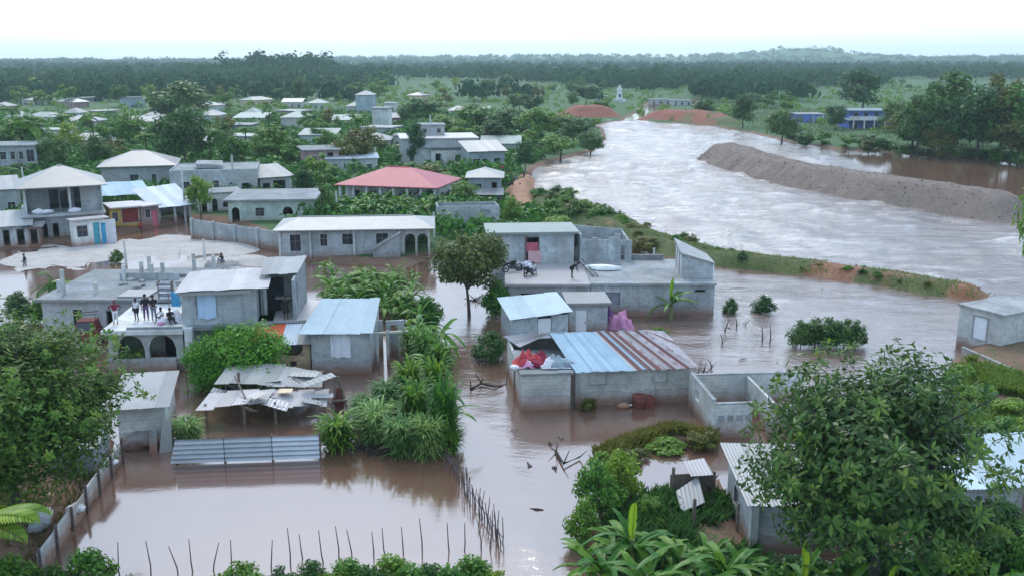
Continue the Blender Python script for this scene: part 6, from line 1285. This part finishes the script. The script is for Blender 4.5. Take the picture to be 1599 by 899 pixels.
# crates, bags on the crowd roof
p = P(262,472,2.9); e = empty('clothes_rack', (p.x, p.y, 2.9), 0, 'rack stacked with black and white striped cloth on the crowd roof', 'rack')
for k in range(7): MB().box(-.5,.35,-.2,.2,.1+.2*k,.26+.2*k).obj('folded_cloth', M['whitecloth' if k % 2 else 'greycloth'], e)
[MB().box(x-.03,x+.03,-.22,.22,0,1.6).obj('post', M['wood'], e) for x in (-.55,.4)]
p = P(276,486,2.9); e = empty('hanging_cloth', (p.x, p.y, 2.9), 0, 'blue cloth hanging on a line beside the curtain room', 'cloth'); MB().box(-.3,.3,-.04,.04,.35,1.45).obj('cloth', M['bluecloth'], e); MB().tube([(-.5,0,1.5),(.5,0,1.5)], .015, 4).obj('line', M['metal'], e); [MB().tube([(x,0,0),(x,0,1.52)], .03, 5).obj('post', M['wood'], e) for x in (-.5,.5)]
heap('pale pinkish bags at the edge of the crowd roof', 'bags', 262, 506, 2.9, [('whitecloth',.35,(1.2,.8,.8)),('whitecloth',.3,(1,.8,.7)),('pinktarp',.2,(1,1,.7))], 8)
e = drape('cloth', 'large pale cloth spread at the right end of the crowd roof', 'cloth', 277, 500, 2.9, 1.1, 1.2, .8, 'whitecloth', 11); drape('', '', '', 0, 0, 0, .8, .7, .6, 'sheetcloth', 12, e, (.1,-.4,.02))
# rubble and debris on the left bank and right bank
for k, (x, y, z, m, r, lb) in enumerate([(62,800,.8,'whitecloth',.38,'white plastic heap on the left bank under the tree'),(52,820,.8,'paleblue',.35,'pale blue plastic scrap on the left bank'),(118,792,.6,'whitecloth',.28,'white scrap beside the panel fence'),(78,772,.9,'cream',.12,'small pale stone on the left bank'),(178,720,.5,'whitecloth',.25,'white scrap at the top end of the panel fence'),(235,690,.2,'slab_dark',.8,'pale broken concrete lump beside the white-roofed shed'),(1545,606,.9,'bark_dark',.5,'dark brush debris on the right bank')]):
    p = P(x, y, z); e = empty('debris', (p.x, p.y, z-.1), ri.uniform(0, 3), lb, 'debris')
    for q in range(3): ico_blob('lump', r*(.6+.2*q), k*5+q, M[m], e, (ri.uniform(-.3,.3)*r*2, ri.uniform(-.3,.3), r*.25), 2, .35, (1.3,.9,.7))
p = P(262,706,0); e = empty('leaning_sheet', (p.x, p.y, -.2), .4, 'pale crumpled sheet leaning at the left end of the sheet fence', 'sheet'); MB().hexa([(-.45,0,0),(.25,.05,0),(.25,.1,0),(-.45,.06,0)], [(-.1,.5,1.9),(.3,.55,1.7),(.3,.6,1.7),(-.1,.56,1.9)]).obj('panel', M['tin'], e); MB().hexa([(-.9,.2,0),(-.5,.1,0),(-.5,.15,0),(-.9,.25,0)], [(-.8,.6,1.2),(-.45,.5,1.4),(-.45,.55,1.4),(-.8,.65,1.2)]).obj('panel', M['slab_dark'], e)
# ------------------------------------------------------------------ people
def rigs(pose, H):
    """joint positions and radii for a figure H metres tall (x right, -y facing, z up)"""
    k = H/1.7; J = {}
    J['pel'] = (0,0,.92); J['sp'] = (0,.0,1.12); J['ch'] = (0,.0,1.32); J['nk'] = (0,.0,1.45); J['hd0'] = (0,-.02,1.53); J['hd'] = (0,-.02,1.61); J['top'] = (0,-.01,1.68); J['nose'] = (0,-.115,1.58)
    for s, n in ((-1,'L'),(1,'R')):
        J['hp'+n] = (s*.10,0,.88); J['kn'+n] = (s*.11,-.02,.48); J['an'+n] = (s*.115,.02,.09); J['to'+n] = (s*.13,-.14,.035)
        J['sh'+n] = (s*.19,0,1.38); J['el'+n] = (s*.26,.02,1.10); J['wr'+n] = (s*.27,-.06,.85); J['hn'+n] = (s*.27,-.08,.77)
    if pose == 'carry':
        for s, n in ((-1,'L'),(1,'R')): J['el'+n] = (s*.27,-.05,1.12); J['wr'+n] = (s*.14,-.30,1.15); J['hn'+n] = (s*.08,-.36,1.17)
    if pose == 'hips':
        for s, n in ((-1,'L'),(1,'R')): J['el'+n] = (s*.42,.05,1.15); J['wr'+n] = (s*.22,-.05,.98); J['hn'+n] = (s*.17,-.08,.94)
    if pose == 'walk':
        J['knL'] = (-.11,-.16,.50); J['anL'] = (-.115,-.20,.10); J['toL'] = (-.12,-.36,.05); J['knR'] = (.11,.10,.48); J['anR'] = (.115,.30,.14); J['toR'] = (.12,.17,.04); J['elL'] = (-.26,.14,1.12); J['wrL'] = (-.26,.12,.88); J['hnL'] = (-.26,.10,.80); J['elR'] = (.26,-.10,1.12); J['wrR'] = (.25,-.28,.95); J['hnR'] = (.25,-.34,.90)
    if pose == 'bend':
        for j, (y, z) in {'sp':(-.14,1.06),'ch':(-.30,1.16),'nk':(-.40,1.20),'hd0':(-.47,1.24),'hd':(-.54,1.26),'top':(-.61,1.28),'nose':(-.56,1.15)}.items(): J[j] = (0,y,z)
        for s, n in ((-1,'L'),(1,'R')): J['sh'+n] = (s*.18,-.33,1.18); J['el'+n] = (s*.22,-.38,.92); J['wr'+n] = (s*.18,-.46,.70); J['hn'+n] = (s*.15,-.50,.62)
    if pose == 'sit':
        dz = .62
        for j in ('pel','sp','ch','nk','hd0','hd','top','nose'): x, y, z = J[j]; J[j] = (x, y+.05-(z-.92)*.12, z-dz)
        for s, n in ((-1,'L'),(1,'R')): J['hp'+n] = (s*.11,.03,.27); J['kn'+n] = (s*.16,-.32,.50); J['an'+n] = (s*.14,-.40,.09); J['to'+n] = (s*.15,-.56,.04); J['sh'+n] = (s*.19,-.01,.76); J['el'+n] = (s*.27,-.15,.58); J['wr'+n] = (s*.17,-.33,.52); J['hn'+n] = (s*.12,-.38,.50)
    return {a: Vector(v)*k for a, v in J.items()}, k
RAD = dict(pel=(.14,.11), sp=(.125,.10), ch=(.15,.11), nk=(.055,.055), hd0=(.07,.075), hd=(.085,.095), top=(.06,.065), nose=(.018,.018), hp=(.09,.09), kn=(.06,.06), an=(.04,.04), to=(.038,.025), sh=(.062,.06), el=(.045,.045), wr=(.03,.03), hn=(.034,.018))
pend = []
def skin_obj(name, verts, edges, rads, root=0):
    me = bpy.data.meshes.new(name); me.from_pydata([tuple(v) for v in verts], edges, []); o = bpy.data.objects.new(name, me); C.objects.link(o)
    m = o.modifiers.new('skin', 'SKIN'); m.use_smooth_shade = True
    if not me.skin_vertices: return o
    for i, r in enumerate(rads): me.skin_vertices[0].data[i].radius = r
    me.skin_vertices[0].data[root].use_root = True
    sb = o.modifiers.new('sub', 'SUBSURF'); sb.levels = 1; sb.render_levels = 1
    return o
def person(label, px, py, z, H, pose, top, bottom, rz=0.0, group=None, hat=None, sleeves=True, long=False):
    p = P(px, py, z); e = empty('person', (p.x, p.y, z), rz, label, 'person', group); J, k = rigs(pose, H)
    names = list(J); verts = [J[n] for n in names]; ix = {n: i for i, n in enumerate(names)}
    E = [('pel','sp'),('sp','ch'),('ch','nk'),('nk','hd0'),('hd0','hd'),('hd','top'),('hd','nose')]
    for n in 'LR': E += [('pel','hp'+n),('hp'+n,'kn'+n),('kn'+n,'an'+n),('an'+n,'to'+n),('ch','sh'+n),('sh'+n,'el'+n),('el'+n,'wr'+n),('wr'+n,'hn'+n)]
    rad = [tuple(x*k for x in RAD[n.rstrip('LR') if n not in RAD else n]) for n in names]; ed = [(ix[a], ix[b]) for a, b in E]
    for n in 'LR':      # five fingers on each hand
        w_, h_ = J['wr'+n], J['hn'+n]; d = (h_-w_).normalized(); sd = d.cross(Vector((0,0,1)) if abs(d.z) < .8 else Vector((0,1,0))).normalized()
        for f, l in zip((-1.5,-.5,.5,1.5), (.06,.075,.07,.055)):
            a = h_+d*.02*k+sd*f*.017*k; b_ = a+d*l*.55*k; c_ = b_+(d+Vector((0,-.5,0))).normalized()*l*.5*k; i0 = len(verts); verts += [a, b_, c_]; rad += [(.009*k,)*2, (.008*k,)*2, (.007*k,)*2]; ed += [(ix['hn'+n], i0), (i0, i0+1), (i0+1, i0+2)]
        a = w_+d*.03*k+sd*.04*k; b_ = a+(d+sd*.6).normalized()*.05*k; i0 = len(verts); verts += [a, b_]; rad += [(.011*k,)*2, (.008*k,)*2]; ed += [(ix['wr'+n], i0), (i0, i0+1)]
    pend.append((skin_obj('body', verts, ed, rad, ix['pel']), 'body', 'skin', e))
    def sub(nm, js, es, grow, mat, extra=()):
        vv = [J[j] for j in js]; q = {j: i for i, j in enumerate(js)}; pend.append((skin_obj(nm, vv, [(q[a], q[b]) for a, b in es], [tuple(x*k*grow for x in RAD[j.rstrip('LR') if j not in RAD else j]) for j in js], 0), nm, mat, e))
    J['colL'] = J['nk']*.55+J['ch']*.45; RAD['col'] = (.085,.08)
    for n in 'LR': J['am'+n] = J['sh'+n].lerp(J['el'+n], 1.0 if long else .7); J['th'+n] = J['hp'+n].lerp(J['kn'+n], .8); J['cf'+n] = J['kn'+n].lerp(J['an'+n], .8)
    RAD['am'] = (.05,.05); RAD['th'] = (.072,.072); RAD['cf'] = (.052,.052)
    sub('shirt', ['sp','pel','ch','colL','shL','amL','shR','amR'], [('sp','pel'),('sp','ch'),('ch','colL'),('ch','shL'),('shL','amL'),('ch','shR'),('shR','amR')], 1.16, top)
    if bottom == 'dress':
        mb = MB(); a, b_ = J['pel'], (J['knL']+J['knR'])/2; mb.tube([a+Vector((0,0,.1*k)), a, a.lerp(b_, .5), b_], [.15*k,.17*k,.2*k,.23*k], 12); mb.obj('skirt', M[top], e, True)
    elif bottom[0] == '+': sub('trousers', ['pel','hpL','knL','cfL','hpR','knR','cfR'], [('pel','hpL'),('hpL','knL'),('knL','cfL'),('pel','hpR'),('hpR','knR'),('knR','cfR')], 1.2, bottom[1:])
    else: sub('shorts', ['pel','hpL','thL','hpR','thR'], [('pel','hpL'),('hpL','thL'),('pel','hpR'),('hpR','thR')], 1.22, bottom)
    hd = J['hd']; ico_blob('hair', .112*k, 3, M[hat or 'hair'], e, hd+Vector((0,.025*k,.035*k)), 2, .03, (.92,1.0,.95))
    d = (J['nose']-hd).normalized(); u = (J['top']-hd).normalized(); sd = d.cross(u)
    ey = MB()
    for s in (-1, 1): c = hd+d*.088*k+sd*s*.034*k+u*.0; ey.tube([c-d*.006*k, c+d*.006*k], .012*k, 6)
    ey.obj('eyes', M['whitecloth'], e)
    return e
PI = math.pi
GR = 'people on the crowd roof'
person('person in dark red hooded top and pale trousers at the roof deck corner', 181, 506, 2.9, 1.62, 'hips', 'maroon', '+whitecloth', .3, GR, hat='maroon', long=True)
person('person in white shirt and black shorts on the crowd roof', 214, 501, 2.9, 1.55, 'stand', 'whitecloth', 'blackcloth', -.3, GR)
person('tall person in dark clothes beside the white-shirted one', 229, 500, 2.9, 1.78, 'stand', 'blackcloth', '+purple', .6, GR, long=True)
person('person in black top carrying pale cloth before them', 241, 500, 2.9, 1.72, 'carry', 'blackcloth', '+greycloth', .9, GR)
person('crouching person in white among bags on the crowd roof', 253, 503, 2.9, 1.6, 'sit', 'whitecloth', '+greycloth', -.5, GR)
person('dark-clothed person sitting at the right end of the crowd roof', 266, 504, 2.9, 1.6, 'sit', 'blackcloth', '+blackcloth', .7, GR)
person('person in black dress standing alone on the unfinished block floor', 447, 498, 2.9, 1.62, 'stand', 'blackcloth', 'dress', .2)
person('person in dark red walking in the flooded street before the yellow shop', 221, 366, -.25, 1.65, 'walk', 'redcloth', 'maroon', 1.2)
person('dark figure wading in the flooded street at the left edge', 40, 422, -.4, 1.65, 'walk', 'blackcloth', 'greycloth', -1.2)
person('person sitting on rubble behind the curtain room roof', 347, 412, 1.6, 1.6, 'sit', 'blackcloth', '+greycloth', -.6)
pf = P(347, 412, 1.6); e = empty('rubble_heap', (pf.x, pf.y+.3, 0), 0, 'pale rubble heap under the sitting figure behind the curtain room', 'rubble'); [ico_blob('lump', .75, k, M['stone'], e, (ri.uniform(-1.6,1.6), ri.uniform(-.5,.9), .35+.4*(k % 3)), 2, .3, (1.3,1,.8)) for k in range(9)]
person('person in black bending at the ladder on the roof deck', 893, 434, 2.76, 1.65, 'bend', 'blackcloth', 'blackcloth', 1.3)
person('person in white sitting on the motorcycles on the roof deck', 832, 428, 2.71, 1.6, 'sit', 'whitecloth', '+greycloth', .4)
cols = ['blackcloth','whitecloth','redcloth','greycloth','bluecloth','maroon','purple']
for k, (x, y, c, ps, nm) in enumerate([(793,282,5,'stand','leftmost onlooker'),(800,298,0,'stand','onlooker in black before the earth bank'),(806,290,3,'hips','onlooker in grey'),(812,304,1,'walk','onlooker in white walking down the bank'),(784,272,2,'stand','onlooker in red by the pale house'),(777,266,4,'stand','onlooker in blue by the pale house'),(818,284,0,'carry','onlooker in black nearest the water')]):
    person(nm+', on the river bank beside the houses', x, y, gz(P(x, y, .5))+.05, 1.66, ps, cols[c], '+greycloth', ri.uniform(-3, 3), 'onlookers on the river bank')
bpy.context.view_layer.update(); dg = bpy.context.evaluated_depsgraph_get()
for o, nm, mt, e in pend:
    me = bpy.data.meshes.new_from_object(o.evaluated_get(dg)); me.name = nm; me.materials.clear(); me.materials.append(M[mt]); me.polygons.foreach_set('use_smooth', [True]*len(me.polygons))
    old = o.data; bpy.data.objects.remove(o); bpy.data.meshes.remove(old); link(nm, me, None, e)

# ------------------------------------------------------------------ labels of look-alikes: by their place along the row
ORD = ['leftmost','second from the left','third from the left','fourth from the left','fifth from the left','sixth from the left','seventh from the left','eighth from the left','ninth from the left','tenth from the left','eleventh from the left','twelfth from the left','thirteenth from the left','fourteenth from the left','fifteenth from the left','sixteenth from the left','seventeenth from the left','eighteenth from the left','nineteenth from the left','twentieth from the left']
SHORT = {'cane stand by the flooded street': 'cane clump in the tall stand beside the flooded street', 'bottom hedge': 'leafy bush in the hedge below the stake fence', 'banana plants in the middle garden': 'banana plant in the clump right of the long house',
  'banana plants below the red roof': 'banana plant in the row below the red roof', 'hedge bushes in the water': 'dark hedge bush standing in the moving water', 'undergrowth among the middle bananas': 'undergrowth among the bananas right of the long house',
  'shade bushes under the right tree': 'dark bush in the shade below the right tree', 'dead sticks in the moving water': 'thin dead stick poking out of the moving water', 'drift scraps on the flood water': 'small drift scrap floating on the flood water', 'bank shrubs right of the middle houses': 'bank shrub between the middle houses and the river'}
for g_, lb_ in SHORT.items():
    ms = [o for o in C.objects if o.get('group') == g_]; ms.sort(key=lambda o: o.location.x/o.location.y)
    for i, o in enumerate(ms):
        if i < 20: o['label'] = lb_+', '+ORD[i]
